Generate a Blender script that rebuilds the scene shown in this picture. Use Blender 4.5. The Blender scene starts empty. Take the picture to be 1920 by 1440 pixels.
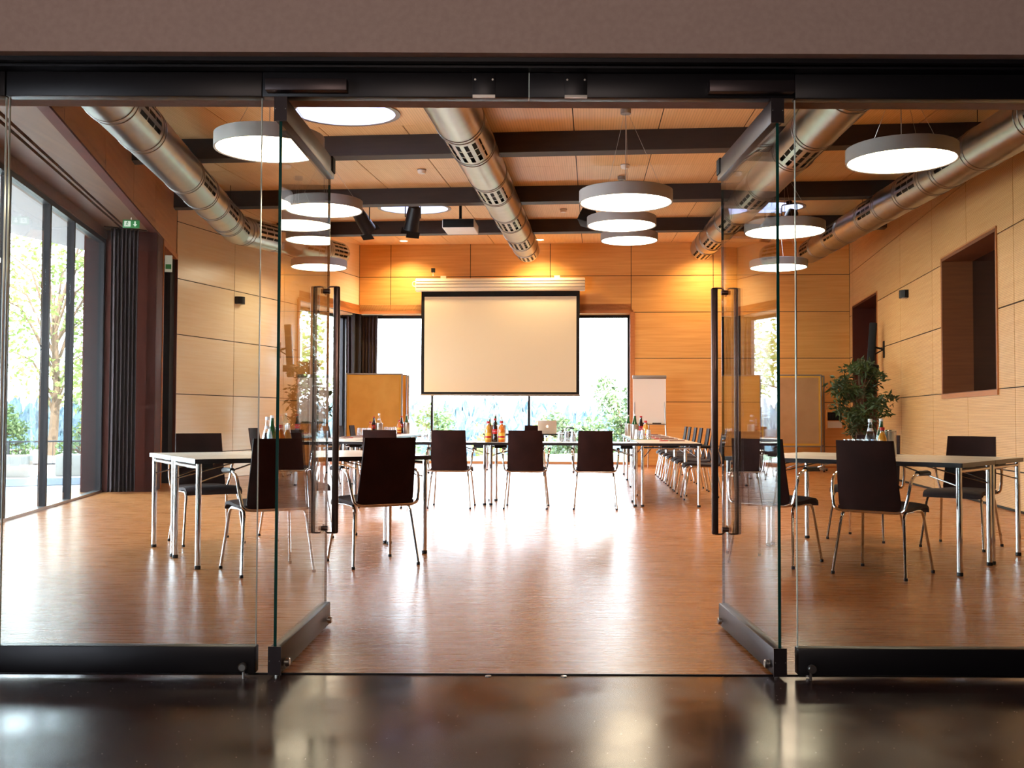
import bpy, bmesh, math, random
from mathutils import Vector, Matrix
R = math.radians
PI = math.pi
sc = bpy.context.scene
COL = sc.collection

# ------------------------------------------------------------------ camera, sky, sun, exposure
cam_d = bpy.data.cameras.new('camera'); cam = bpy.data.objects.new('camera', cam_d); COL.objects.link(cam)
cam_d.sensor_fit = 'HORIZONTAL'; cam_d.sensor_width = 36.0; cam_d.lens = 36.0 * 1950 / 1920
cam_d.clip_start = .05; cam_d.clip_end = 2000
th, ro = math.atan(65 / 1950), .0036
f = Vector((0, math.cos(th), math.sin(th))); r0 = Vector((1, 0, 0)); u0 = Vector((0, -math.sin(th), math.cos(th)))
r_ = r0 * math.cos(ro) + u0 * math.sin(ro); u_ = u0 * math.cos(ro) - r0 * math.sin(ro)
cam.matrix_world = Matrix(((r_.x, u_.x, -f.x, 0), (r_.y, u_.y, -f.y, 0), (r_.z, u_.z, -f.z, 1.02), (0, 0, 0, 1)))
sc.camera = cam
vs = sc.view_settings
vs.view_transform = 'Standard'; vs.look = 'None'; vs.gamma = 1.0; vs.use_curve_mapping = False
vs.exposure = 0.8
sc.cycles.use_denoising = True
sc.cycles.max_bounces = 10; sc.cycles.diffuse_bounces = 5; sc.cycles.glossy_bounces = 5
sc.cycles.transparent_max_bounces = 24; sc.cycles.transmission_bounces = 6
sc.cycles.sample_clamp_indirect = 8.0
sc.cycles.caustics_reflective = False; sc.cycles.caustics_refractive = False

SKY, SUN, LAMP, DOWN, HALL_FILL = 12.0, 17.0, 11.5, 190.0, 78.0
w = bpy.data.worlds.new('sky'); sc.world = w; w.use_nodes = True
nt = w.node_tree; nt.nodes.clear()
o_ = nt.nodes.new('ShaderNodeOutputWorld'); bg = nt.nodes.new('ShaderNodeBackground')
tc = nt.nodes.new('ShaderNodeTexCoord'); sp = nt.nodes.new('ShaderNodeSeparateXYZ'); rp = nt.nodes.new('ShaderNodeValToRGB')
rp.color_ramp.elements[0].position = 0.0; rp.color_ramp.elements[0].color = (.86, .93, 1, 1)
rp.color_ramp.elements[1].position = 0.75; rp.color_ramp.elements[1].color = (.58, .77, 1, 1)
nt.links.new(tc.outputs['Generated'], sp.inputs[0]); nt.links.new(sp.outputs['Z'], rp.inputs[0])
nt.links.new(rp.outputs[0], bg.inputs[0]); bg.inputs[1].default_value = SKY
nt.links.new(bg.outputs[0], o_.inputs[0])
sd = bpy.data.lights.new('sun', 'SUN'); sd.energy = SUN; sd.angle = R(1.5); sd.color = (1, .94, .84)
so = bpy.data.objects.new('sun', sd); COL.objects.link(so); so.location = (20, -30, 40)
so.rotation_euler = Vector((-.45, .75, -.85)).to_track_quat('-Z', 'Y').to_euler()

# ------------------------------------------------------------------ helpers: materials
def lin(c):
    if isinstance(c, str):
        c = [int(c[i:i + 2], 16) / 255 for i in (0, 2, 4)]
        c = [(x / 12.92 if x <= .04045 else ((x + .055) / 1.055) ** 2.4) for x in c]
    return (*c[:3], 1)

def new_mat(name):
    m = bpy.data.materials.new(name); m.use_nodes = True
    t = m.node_tree; t.nodes.clear()
    out = t.nodes.new('ShaderNodeOutputMaterial')
    return m, t, out

def mat(name, c, rough=.5, metal=0., c2=None, scale=(8, 8, 8), detail=3, bump=0., spec=.5, emit=None, coat=0., aniso=0.):
    m, t, out = new_mat(name)
    p = t.nodes.new('ShaderNodeBsdfPrincipled'); t.links.new(p.outputs[0], out.inputs[0])
    p.inputs['Base Color'].default_value = lin(c); p.inputs['Roughness'].default_value = rough
    p.inputs['Metallic'].default_value = metal; p.inputs['Specular IOR Level'].default_value = spec
    p.inputs['Coat Weight'].default_value = coat
    if emit:
        p.inputs['Emission Color'].default_value = lin(emit[0]); p.inputs['Emission Strength'].default_value = emit[1]
    if c2 or bump:
        tcn = t.nodes.new('ShaderNodeTexCoord'); mp = t.nodes.new('ShaderNodeMapping'); nz = t.nodes.new('ShaderNodeTexNoise')
        mp.inputs['Scale'].default_value = scale; nz.inputs['Scale'].default_value = 1.0; nz.inputs['Detail'].default_value = detail
        t.links.new(tcn.outputs['Object'], mp.inputs[0]); t.links.new(mp.outputs[0], nz.inputs[0])
        if c2:
            r = t.nodes.new('ShaderNodeValToRGB')
            r.color_ramp.elements[0].position = .32; r.color_ramp.elements[0].color = lin(c)
            r.color_ramp.elements[1].position = .68; r.color_ramp.elements[1].color = lin(c2)
            t.links.new(nz.outputs['Fac'], r.inputs[0]); t.links.new(r.outputs[0], p.inputs['Base Color'])
        if bump:
            b = t.nodes.new('ShaderNodeBump'); b.inputs['Strength'].default_value = bump; b.inputs['Distance'].default_value = .01
            t.links.new(nz.outputs['Fac'], b.inputs['Height']); t.links.new(b.outputs[0], p.inputs['Normal'])
    return m

def mth(t, op, a, b=None, c=None):
    n = t.nodes.new('ShaderNodeMath'); n.operation = op
    for i, v in enumerate((a, b, c)):
        if v is None: continue
        if isinstance(v, (int, float)): n.inputs[i].default_value = v
        else: t.links.new(v, n.inputs[i])
    return n.outputs[0]

def glass(name, tint=(1, 1, 1), f0=.04, rough=0.0):
    """thin clear glass: what is behind shows through, the face mirrors more the flatter it is seen"""
    m, t, out = new_mat(name)
    tr = t.nodes.new('ShaderNodeBsdfTransparent'); tr.inputs[0].default_value = (*tint, 1)
    gl = t.nodes.new('ShaderNodeBsdfGlossy'); gl.inputs['Roughness'].default_value = rough
    ge = t.nodes.new('ShaderNodeNewGeometry'); d = t.nodes.new('ShaderNodeVectorMath'); d.operation = 'DOT_PRODUCT'
    t.links.new(ge.outputs['Normal'], d.inputs[0]); t.links.new(ge.outputs['Incoming'], d.inputs[1])
    c = mth(t, 'SUBTRACT', 1.0, mth(t, 'ABSOLUTE', d.outputs['Value']))
    F = mth(t, 'MULTIPLY_ADD', mth(t, 'POWER', c, 5.0), 1 - f0, f0)
    mx = t.nodes.new('ShaderNodeMixShader'); t.links.new(F, mx.inputs[0])
    t.links.new(tr.outputs[0], mx.inputs[1]); t.links.new(gl.outputs[0], mx.inputs[2]); t.links.new(mx.outputs[0], out.inputs[0])
    return m

def wood(name, c, c2, scale=(1.2, 1.2, 30), rough=.45, ribs=0., axis='Z', bump=.05, dark=.6, spec=.4):
    m = mat(name, c, rough, 0, c2, scale, 5, bump, spec)
    if ribs:
        t = m.node_tree; p = next(n for n in t.nodes if n.type == 'BSDF_PRINCIPLED')
        src = p.inputs['Base Color'].links[0].from_socket
        tcn = t.nodes.new('ShaderNodeTexCoord'); s = t.nodes.new('ShaderNodeSeparateXYZ'); t.links.new(tcn.outputs['Object'], s.inputs[0])
        fr = mth(t, 'FRACT', mth(t, 'MULTIPLY', s.outputs[axis], 1 / ribs))
        k = mth(t, 'LESS_THAN', fr, .24)
        mx = t.nodes.new('ShaderNodeMix'); mx.data_type = 'RGBA'; mx.blend_type = 'MULTIPLY'
        t.links.new(mth(t, 'MULTIPLY', k, dark), mx.inputs[0]); t.links.new(src, mx.inputs[6]); mx.inputs[7].default_value = (.25, .17, .1, 1)
        t.links.new(mx.outputs[2], p.inputs['Base Color'])
    return m

def parquet(name):
    m, t, out = new_mat(name)
    p = t.nodes.new('ShaderNodeBsdfPrincipled'); t.links.new(p.outputs[0], out.inputs[0])
    tcn = t.nodes.new('ShaderNodeTexCoord'); br = t.nodes.new('ShaderNodeTexBrick')
    br.inputs['Scale'].default_value = 1; br.inputs['Brick Width'].default_value = .34; br.inputs['Row Height'].default_value = .011
    br.inputs['Mortar Size'].default_value = 0.0; br.offset = .37; br.inputs['Bias'].default_value = 0
    br.inputs['Color1'].default_value = lin('9c5a2a'); br.inputs['Color2'].default_value = lin('c4804a')
    t.links.new(tcn.outputs['Object'], br.inputs['Vector'])
    mp = t.nodes.new('ShaderNodeMapping'); mp.inputs['Scale'].default_value = (2.6, 60, 1); nz = t.nodes.new('ShaderNodeTexNoise'); nz.inputs['Scale'].default_value = 1; nz.inputs['Detail'].default_value = 6
    t.links.new(tcn.outputs['Object'], mp.inputs[0]); t.links.new(mp.outputs[0], nz.inputs[0])
    rr = t.nodes.new('ShaderNodeValToRGB'); rr.color_ramp.elements[0].position = .3; rr.color_ramp.elements[0].color = lin('97562a')
    rr.color_ramp.elements[1].position = .7; rr.color_ramp.elements[1].color = lin('c88c57')
    t.links.new(nz.outputs['Fac'], rr.inputs[0])
    mx = t.nodes.new('ShaderNodeMix'); mx.data_type = 'RGBA'; mx.inputs[0].default_value = .5
    t.links.new(br.outputs['Color'], mx.inputs[6]); t.links.new(rr.outputs[0], mx.inputs[7]); t.links.new(mx.outputs[2], p.inputs['Base Color'])
    r2 = t.nodes.new('ShaderNodeMapRange'); r2.inputs['To Min'].default_value = .2; r2.inputs['To Max'].default_value = .36
    t.links.new(nz.outputs['Fac'], r2.inputs['Value']); t.links.new(r2.outputs[0], p.inputs['Roughness'])
    b = t.nodes.new('ShaderNodeBump'); b.inputs['Strength'].default_value = .12; b.inputs['Distance'].default_value = .004
    t.links.new(nz.outputs['Fac'], b.inputs['Height']); t.links.new(b.outputs[0], p.inputs['Normal'])
    p.inputs['Specular IOR Level'].default_value = .38
    return m

def leafmat(name, c, c2, tr=.35):
    m, t, out = new_mat(name)
    tcn = t.nodes.new('ShaderNodeTexCoord'); nz = t.nodes.new('ShaderNodeTexNoise'); nz.inputs['Scale'].default_value = 3
    t.links.new(tcn.outputs['Object'], nz.inputs[0])
    r = t.nodes.new('ShaderNodeValToRGB'); r.color_ramp.elements[0].position = .35; r.color_ramp.elements[0].color = lin(c)
    r.color_ramp.elements[1].position = .65; r.color_ramp.elements[1].color = lin(c2); t.links.new(nz.outputs['Fac'], r.inputs[0])
    a = t.nodes.new('ShaderNodeBsdfPrincipled'); a.inputs['Roughness'].default_value = .5; b = t.nodes.new('ShaderNodeBsdfTranslucent')
    t.links.new(r.outputs[0], a.inputs['Base Color']); t.links.new(r.outputs[0], b.inputs[0])
    mx = t.nodes.new('ShaderNodeMixShader'); mx.inputs[0].default_value = tr
    t.links.new(a.outputs[0], mx.inputs[1]); t.links.new(b.outputs[0], mx.inputs[2]); t.links.new(mx.outputs[0], out.inputs[0])
    return m

def emission(name, c, s):
    m, t, out = new_mat(name); e = t.nodes.new('ShaderNodeEmission'); e.inputs[0].default_value = lin(c); e.inputs[1].default_value = s
    t.links.new(e.outputs[0], out.inputs[0]); return m

M = {}
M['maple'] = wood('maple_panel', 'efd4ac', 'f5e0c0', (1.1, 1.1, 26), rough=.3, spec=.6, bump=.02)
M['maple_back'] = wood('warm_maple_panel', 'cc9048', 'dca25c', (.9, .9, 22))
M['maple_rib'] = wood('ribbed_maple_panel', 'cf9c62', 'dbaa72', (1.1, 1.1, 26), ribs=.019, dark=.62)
M['maple_ceiling'] = wood('ribbed_ceiling_maple', 'dfb27a', 'e9bf89', (22, .8, 1), ribs=.03, axis='X', dark=.25)
M['trimwood'] = wood('reddish_wood_trim', 'a8632f', 'b8733c', (2, 2, 30))
M['brownwood'] = wood('dark_brown_wood', '45190c', '521f10', (3, 3, 1.2), rough=.65, spec=.2)
M['soffitwood'] = wood('brown_soffit_wood', '5f3f27', '6c492f', (18, .9, 18), rough=.5)
M['bulkwood'] = wood('brown_bulkhead_wood', 'b27a46', 'c08850', (1, 1, 20), rough=.5)
M['redwood'] = wood('red_brown_reveal', '6d3a1e', '7a4424', (2, 2, 30), rough=.55)
M['joint'] = mat('shadow_gap', '1a0f0a', .8)
M['beam'] = mat('dark_brown_beam', '281b18', .65, 0, '31231f', (3, 3, 20))
M['parquet'] = parquet('strip_parquet')
M['screed'] = mat('dark_polished_screed', '352726', .16, 0, '443331', (2.2, 2.2, 2.2), 6, .05, spec=.19)
_t = M['screed'].node_tree; _p = next(n for n in _t.nodes if n.type == 'BSDF_PRINCIPLED'); _n = next(n for n in _t.nodes if n.type == 'TEX_NOISE'); _tc = next(n for n in _t.nodes if n.type == 'TEX_COORD')
_r = _t.nodes.new('ShaderNodeMapRange'); _r.inputs['From Min'].default_value = .3; _r.inputs['From Max'].default_value = .7; _r.inputs['To Min'].default_value = .11; _r.inputs['To Max'].default_value = .27
_t.links.new(_n.outputs['Fac'], _r.inputs['Value']); _t.links.new(_r.outputs[0], _p.inputs['Roughness'])
_v = _t.nodes.new('ShaderNodeTexVoronoi'); _v.inputs['Scale'].default_value = 26; _t.links.new(_tc.outputs['Object'], _v.inputs['Vector'])      # pale grit in the screed
_k = mth(_t, 'LESS_THAN', _v.outputs['Distance'], .055); _mx = _t.nodes.new('ShaderNodeMix'); _mx.data_type = 'RGBA'; _mx.inputs[7].default_value = lin('a89c94')
_t.links.new(mth(_t, 'MULTIPLY', _k, .8), _mx.inputs[0]); _t.links.new(_p.inputs['Base Color'].links[0].from_socket, _mx.inputs[6]); _t.links.new(_mx.outputs[2], _p.inputs['Base Color'])
M['plaster'] = mat('grey_plaster', 'a08075', .9, 0, 'a8887c', (40, 40, 40), 4, .1)
M['plasterdark'] = mat('dark_hall_wall', '3a302c', .85)
M['rail'] = mat('dark_bronze_aluminium', '3a3031', .38, .75)
M['railblack'] = mat('black_aluminium', '1b171a', .4, .6)
M['glass'] = glass('clear_glass', (.93, .96, .945))
M['winglass'] = glass('window_glass', (.95, .97, .97))
M['glassedge'] = mat('green_glass_edge', '0c3a33', .12, 0, spec=.8)
M['paleedge'] = mat('pale_glass_edge', 'c8cdc6', .15, .2)
M['steel'] = mat('brushed_steel', 'b9b2ac', .3, 1.0)
M['chrome'] = mat('chrome', 'd8d6d6', .09, 1.0)
M['bronze'] = mat('bronze_handle', '54403a', .3, .9)
M['duct'] = mat('galvanised_duct', '9c9591', .3, 1.0, '928b87', (6, 6, 6), 3)
M['black'] = mat('matt_black', '0d0b0c', .7, spec=.25)
M['plastic'] = mat('black_plastic', '141116', .45, spec=.35)
M['chairwood'] = mat('dark_wenge_veneer', '24120f', .66, 0, '2e1814', (6, 30, 2), 4, spec=.08)
M['fabric'] = mat('dark_brown_upholstery', '2a1a1b', .8, 0, '332021', (120, 120, 120), 2, .2)
M['laminate'] = mat('cream_laminate', 'ece4d8', .25, 0, 'f0e8dd', (3, 3, 3))
M['edge'] = mat('black_table_edge', '20181a', .3)
M['lampwhite'] = mat('lamp_housing', '8d8582', .6)
M['diffuser'] = emission('lamp_diffuser', (1, .83, .58), LAMP)
M['downglow'] = emission('downlight_glow', (1, .8, .5), 14)
M['skyring'] = mat('white_skylight_tube', '9c9cb4', .7)
M['skycover'] = None
M['screen'] = mat('projection_screen', 'd6ccb4', .9)
M['white'] = mat('white_plastic', 'e6e0d8', .5)
M['cream'] = mat('cream_casing', 'e3d8bf', .5)
M['curtain'] = mat('dark_curtain', '2a1d1f', .95, 0, '342527', (30, 30, 30), 3)
M['kraft'] = mat('brown_kraft_paper', 'd29a45', .8, 0, 'dca650', (4, 4, 4), 4, .4)
M['kraftdark'] = mat('creased_brown_paper', 'a5764a', .75, 0, 'b08154', (4, 4, 4), 4, .8)
M['yellow'] = mat('yellow_board_edge', 'd99c2c', .6)
M['greyframe'] = mat('grey_frame', '8b8078', .4, .6)
M['paper'] = mat('white_paper', 'f0e6da', .8)
M['notepad'] = mat('brown_notepad', '6e3d2c', .6)
M['red'] = mat('red_plastic', 'b81d1a', .4)
M['silver'] = mat('silver_laptop', 'c9bfb2', .4, .5)
M['logo'] = mat('white_logo', 'f6f2ea', .3, 0, emit=((1, 1, 1), .4))
M['clearbottle'] = glass('clear_bottle_glass', (.93, .95, .97), .07)
M['greenbottle'] = mat('green_bottle_glass', '0d4a25', .08, 0, spec=.8, coat=.4)
M['water'] = glass('water', (.85, .9, .95), .03)
M['cola'] = mat('cola', '1c0806', .08, 0, coat=.4)
M['orange'] = mat('orange_juice', 'd9701c', .15, 0, coat=.5)
M['apple'] = mat('amber_juice', 'c8892a', .15, 0, coat=.5)
M['labelwhite'] = mat('white_label', 'dfe6ee', .6)
M['labelred'] = mat('red_label', 'c01c1c', .5)
M['labelyellow'] = mat('yellow_label', 'e8b63c', .5)
M['tumbler'] = glass('tumbler_glass', (.97, .98, .99), .1, .02)
M['coaster'] = mat('green_mat', '8f9a4a', .8)
M['pot'] = mat('brown_pot', '6b4a3a', .4)
M['soil'] = mat('soil', '2a1c14', .95)
M['bark'] = mat('bark', '5c4838', .9, 0, '6e5846', (20, 20, 4), 4, .4)
M['ficus'] = leafmat('ficus_leaf', '26361a', '44572a', .2)
M['treeleaf'] = leafmat('spring_leaf', '74823f', '8d9556', .4)
M['shrubleaf'] = leafmat('shrub_leaf', '53663c', '6b7b4c', .35)
M['blossom'] = leafmat('pale_blossom', '8c907a', 'a3a28f', .3)
M['forest'] = leafmat('haze_tinted_forest', '2b3f50', '40565a', .1)  # bluish leaf colour stands in for haze in the distance
M['grass'] = mat('grass', '555e40', .9, 0, '656d4e', (3, 3, 3), 5)
M['paving'] = mat('pale_paving', 'c2bbb4', .8, 0, 'cac3bc', (2, 2, 2), 5)
M['asphalt'] = mat('grey_asphalt', '5c5f68', .9, 0, '686b72', (6, 6, 6), 4)
M['stone'] = mat('pale_stone', 'a8a096', .8, 0, '999188', (5, 5, 5), 4, .3)
M['fencemetal'] = mat('dark_fence_metal', '2c2c30', .5, .5)
M['overhang'] = mat('grey_overhang', 'aaa3a3', .7)
M['darkglass'] = mat('dark_booth_glass', '1c110d', .08, 0, spec=.3)
M['exitgreen'] = mat('exit_green', '2a6a38', .4, 0, emit=((.05, .4, .1), .06))
M['exitwhite'] = mat('exit_white', 'c8cdc0', .4, 0, emit=((.9, 1, .85), .12))
m, t, out = new_mat('skylight_cover'); tl = t.nodes.new('ShaderNodeBsdfTranslucent'); tl.inputs[0].default_value = (.6, .6, .64, 1)
t.links.new(tl.outputs[0], out.inputs[0]); M['skycover'] = m

# ------------------------------------------------------------------ helpers: meshes
class MB:
    def __init__(s): s.v, s.f, s.mi, s.k = [], [], [], 0
    def add(s, vs_, fs, mx=None):
        b = len(s.v)
        s.v += [tuple(mx @ Vector(v)) if mx else tuple(v) for v in vs_]
        s.f += [tuple(b + i for i in q) for q in fs]; s.mi += [s.k] * len(fs); return s
    def slot(s, k): s.k = k; return s
    def box(s, x0, x1, y0, y1, z0, z1, mx=None):
        v = [(x, y, z) for x in (x0, x1) for y in (y0, y1) for z in (z0, z1)]
        return s.add(v, [(0, 1, 3, 2), (4, 6, 7, 5), (0, 4, 5, 1), (2, 3, 7, 6), (0, 2, 6, 4), (1, 5, 7, 3)], mx)
    def bbox(s, x0, x1, y0, y1, z0, z1, b=.004, seg=2, mx=None):
        bm = bmesh.new(); bmesh.ops.create_cube(bm, size=1)
        for v in bm.verts: v.co = Vector(((x0 + x1) / 2 + v.co.x * (x1 - x0), (y0 + y1) / 2 + v.co.y * (y1 - y0), (z0 + z1) / 2 + v.co.z * (z1 - z0)))
        bmesh.ops.bevel(bm, geom=bm.edges[:], offset=b, segments=seg, profile=.5, affect='EDGES')
        bm.verts.index_update()
        s.add([v.co.copy() for v in bm.verts], [[v.index for v in q.verts] for q in bm.faces], mx); bm.free(); return s
    def tube(s, pts, r, n=10, caps=True, closed=False):
        pts = [Vector(p) for p in pts]; N = len(pts); rs = r if isinstance(r, (list, tuple)) else [r] * N
        T = []
        for i in range(N):
            a = pts[i - 1] if (i > 0 or closed) else pts[i]; c = pts[(i + 1) % N] if (i < N - 1 or closed) else pts[i]
            T.append((c - a).normalized())
        ref = Vector((0, 0, 1)) if abs(T[0].z) < .9 else Vector((1, 0, 0))
        U = (ref - T[0] * ref.dot(T[0])).normalized(); vs_ = []
        for i in range(N):
            U = (U - T[i] * U.dot(T[i])).normalized(); W = T[i].cross(U)
            for k in range(n):
                a = 2 * PI * k / n; vs_.append(pts[i] + (U * math.cos(a) + W * math.sin(a)) * rs[i])
        fs = []
        for i in range(N if closed else N - 1):
            j = (i + 1) % N
            for k in range(n): fs.append((i * n + k, i * n + (k + 1) % n, j * n + (k + 1) % n, j * n + k))
        if caps and not closed: fs += [tuple(range(n - 1, -1, -1)), tuple((N - 1) * n + k for k in range(n))]
        return s.add(vs_, fs)
    def lathe(s, prof, n=20, c=(0, 0, 0), mx=None, caps=True):
        vs_ = [(c[0] + r * math.cos(2 * PI * k / n), c[1] + r * math.sin(2 * PI * k / n), c[2] + z) for r, z in prof for k in range(n)]
        fs = [(i * n + k, i * n + (k + 1) % n, (i + 1) * n + (k + 1) % n, (i + 1) * n + k) for i in range(len(prof) - 1) for k in range(n)]
        if caps: fs += [tuple(range(n - 1, -1, -1)), tuple((len(prof) - 1) * n + k for k in range(n))]
        return s.add(vs_, fs, mx)
    def prism(s, poly, z0, z1, mx=None):
        n = len(poly); vs_ = [(x, y, z0) for x, y in poly] + [(x, y, z1) for x, y in poly]
        return s.add(vs_, [tuple(range(n - 1, -1, -1)), tuple(range(n, 2 * n))] + [(i, (i + 1) % n, n + (i + 1) % n, n + i) for i in range(n)], mx)
    def build(s, name, mats, parent=None, smooth=True, angle=35, mw=None):
        me = bpy.data.meshes.new(name); me.from_pydata(s.v, [], s.f)
        if not isinstance(mats, (list, tuple)): mats = [mats]
        for q in mats: me.materials.append(q)
        me.polygons.foreach_set('material_index', s.mi)
        bm = bmesh.new(); bm.from_mesh(me); bmesh.ops.recalc_face_normals(bm, faces=bm.faces[:]); bm.to_mesh(me); bm.free()
        if smooth:
            me.polygons.foreach_set('use_smooth', [True] * len(me.polygons)); me.set_sharp_from_angle(angle=R(angle))
        o = bpy.data.objects.new(name, me); COL.objects.link(o)
        if parent: o.parent = parent
        if mw is not None: o.matrix_world = mw
        return o

def arc(pts, rad, seg=5):
    """round the corners of a polyline"""
    pts = [Vector(p) for p in pts]; out = [pts[0]]
    for i in range(1, len(pts) - 1):
        a, b, c = pts[i - 1], pts[i], pts[i + 1]
        d1 = (a - b); d2 = (c - b); q = min(rad, d1.length * .48, d2.length * .48)
        p0 = b + d1.normalized() * q; p1 = b + d2.normalized() * q
        for k in range(seg + 1):
            t_ = k / seg; out.append((p0 * (1 - t_) + b * t_) * (1 - t_) + (b * (1 - t_) + p1 * t_) * t_)
    out.append(pts[-1]); return out

def tag(o, label=None, cat=None, group=None, kind=None):
    if label: o['label'] = label
    if cat: o['category'] = cat
    if group: o['group'] = group
    if kind: o['kind'] = kind
    return o
def thing(name, label, cat, loc=(0, 0, 0), rz=0., group=None):
    o = bpy.data.objects.new(name, None); COL.objects.link(o); o.location = loc; o.rotation_euler = (0, 0, rz)
    o.empty_display_size = .1
    return tag(o, label, cat, group)
def kids(o): return [c for c in bpy.data.objects if c.parent == o]
def dup(o, loc, rz, label=None, group=None):
    def cp(a, par):
        c = a.copy(); COL.objects.link(c); c.parent = par
        for ch in list(a.children): cp(ch, c)
        return c
    r = cp(o, None); r.location = loc; r.rotation_euler = (0, 0, rz)
    if label: r['label'] = label
    if group: r['group'] = group
    return r
def structure(o, label=None):
    o['kind'] = 'structure'
    if label: o['label'] = label
    return o
def frame_mw(P, Q, z=0.):
    """x along P->Q, y to the left of it (outward), z up"""
    P = Vector((P[0], P[1])); Q = Vector((Q[0], Q[1])); d = (Q - P).normalized()
    return Matrix(((d.x, -d.y, 0, P.x), (d.y, d.x, 0, P.y), (0, 0, 1, z), (0, 0, 0, 1))), (Q - P).length
def sub_rects(rect, holes):
    rs = [rect]
    for h in holes:
        nr = []
        for (a, b, c, d) in rs:
            if h[1] <= a or h[0] >= b or h[3] <= c or h[2] >= d: nr.append((a, b, c, d)); continue
            if h[0] > a: nr.append((a, h[0], c, d))
            if h[1] < b: nr.append((h[1], b, c, d))
            x0, x1 = max(a, h[0]), min(b, h[1])
            if h[2] > c: nr.append((x0, x1, c, h[2]))
            if h[3] < d: nr.append((x0, x1, h[3], d))
        rs = nr
    return [q for q in rs if q[1] - q[0] > .001 and q[3] - q[2] > .001]
def panel_wall(name, P, Q, xs, zs, holes, panel, gap=.014, thick=.16):
    mw, L = frame_mw(P, Q); b = MB(); g = gap / 2
    for i in range(len(xs) - 1):
        for j in range(len(zs) - 1):
            for (a, c, e, k) in sub_rects((xs[i] + g, xs[i + 1] - g, zs[j] + g, zs[j + 1] - g), holes): b.box(a, c, 0, .03, e, k)
    b.slot(1)
    for (a, c, e, k) in sub_rects((xs[0] - .15, xs[-1] + .15, zs[0], zs[-1]), holes): b.box(a, c, .012, thick, e, k)
    return structure(b.build(name, [panel, M['joint']], smooth=False, mw=mw)), mw

# ------------------------------------------------------------------ plan (metres; camera at the origin looking along +Y)
BL, BR = (-3.36, 22.75), (7.16, 22.0)             # corners of the back wall
LW0 = (-5.28, 16.3)                               # where the panelled left wall begins
RF = (4.56, 4.5)                                  # right wall's front end
G0, G1 = (-4.03, 4.3), (-5.585, 14.2)             # left window line
def ceil_z(y, x=0.): return 4.82 + .048 * (.9971 * y + .0762 * x - 22.4)
JZ = [0, .45, 1.39, 2.33, 3.21, 4.11, 5.05]       # panel joints, heights

# ------------------------------------------------------------------ floors, hall
b = MB(); b.prism([(-4.4, 4.2), (4.8, 4.2), (7.6, 22.0), (7.6, 22.6), (-3.0, 23.5), (-4.2, 23.4), (-6.2, 16.5), (-6.2, 14.2)], -.2, 0)
fl = structure(b.build('floor', M['parquet'], smooth=False))
b = MB(); b.box(-6, 6, -4, 4.196, -.2, -.004); structure(b.build('floor', M['screed'], smooth=False))
b = MB(); b.box(-6, 6, 4.193, 4.199, -.2, .001); structure(b.build('trim_1', M['railblack'], smooth=False))
b = MB(); b.box(-6, 6, 3.98, 4.5, 2.435, 6.0); b.slot(1); b.box(-6, 6, 4.16, 4.29, 2.313, 2.435)
structure(b.build('wall_front', [M['plaster'], M['plaster']], smooth=False))
b = MB(); b.box(-6, -4.2, 4.02, 4.4, -.2, 2.44); b.box(4.7, 6, 4.02, 4.4, -.2, 2.44); structure(b.build('wall_front', M['plaster'], smooth=False))
b = MB(); b.box(-6, 6, -4.2, 4.0, 3.0, 3.2); structure(b.build('ceiling', M['plasterdark'], smooth=False))
b = MB(); b.box(-6, 6, -4.2, -4, -.2, 3.2); structure(b.build('wall_rear', M['plasterdark'], smooth=False))
b = MB()
for (a, c, e, k) in sub_rects((-4.2, 4.5, -.2, 3.2), [(-3.9, -.9, .1, 2.7)]): b.box(-6.2, -6, a, c, e, k)
structure(b.build('wall_left', M['plasterdark'], smooth=False))
b = MB(); b.box(6, 6.2, -4.2, 4.5, -.2, 3.2); structure(b.build('wall_right', M['plasterdark'], smooth=False))
# the running track above the glass wall
b = MB(); b.box(-4.2, 4.7, 4.03, 4.06, 2.418, 2.434); b.box(-4.2, 4.7, 4.075, 4.16, 2.409, 2.434)
structure(b.build('trim_2', M['railblack'], smooth=False))

# ------------------------------------------------------------------ room shell
bmw, bL = frame_mw(BL, BR)
ux = (BR[0] - BL[0]) / bL
def bx(px, py_=0):     # local x on the back wall of the point seen at that column
    k = (px - 960) / 1950; d = Vector((BR[0] - BL[0], BR[1] - BL[1])) / bL
    return (k * BL[1] - BL[0]) / (d.x - k * d.y)
xs = [0] + [bx(p) for p in (731, 881, 1031, 1183.5, 1338, 1494.8)] + [bL]
zs_b = [0, .45, 1.39, 2.33, 3.32, 4.11, 5.05]
winX = bx(1183)
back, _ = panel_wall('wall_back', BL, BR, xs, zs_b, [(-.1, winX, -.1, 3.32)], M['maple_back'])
lmw, lL = frame_mw(LW0, BL)
wl0 = 4.0                                          # left wall: the corner window starts here
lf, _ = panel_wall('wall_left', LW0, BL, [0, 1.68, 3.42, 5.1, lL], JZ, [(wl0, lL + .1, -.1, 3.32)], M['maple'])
rmw, rL = frame_mw(BR, RF)
def rx(px):
    k = (px - 960) / 1950; d = Vector((RF[0] - BR[0], RF[1] - BR[1])) / rL
    return (k * BR[1] - BR[0]) / (d.x - k * d.y)
RD = (rx(1601), rx(1646)); RW = (rx(1769.5), rx(1871.5))
rdz, rwz = 3.36, (1.37, 3.27)
xr = [0, RD[0] - .02, rx(1690), rx(1750), rx(1815), rx(1904), rx(1985), rL - 3, rL - 1.5, rL]
rt, _ = panel_wall('wall_right', BR, RF, xr, JZ, [(RD[0], RD[1], -.1, rdz), (RW[0], RW[1], rwz[0], rwz[1])], M['maple_rib'])
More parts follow.
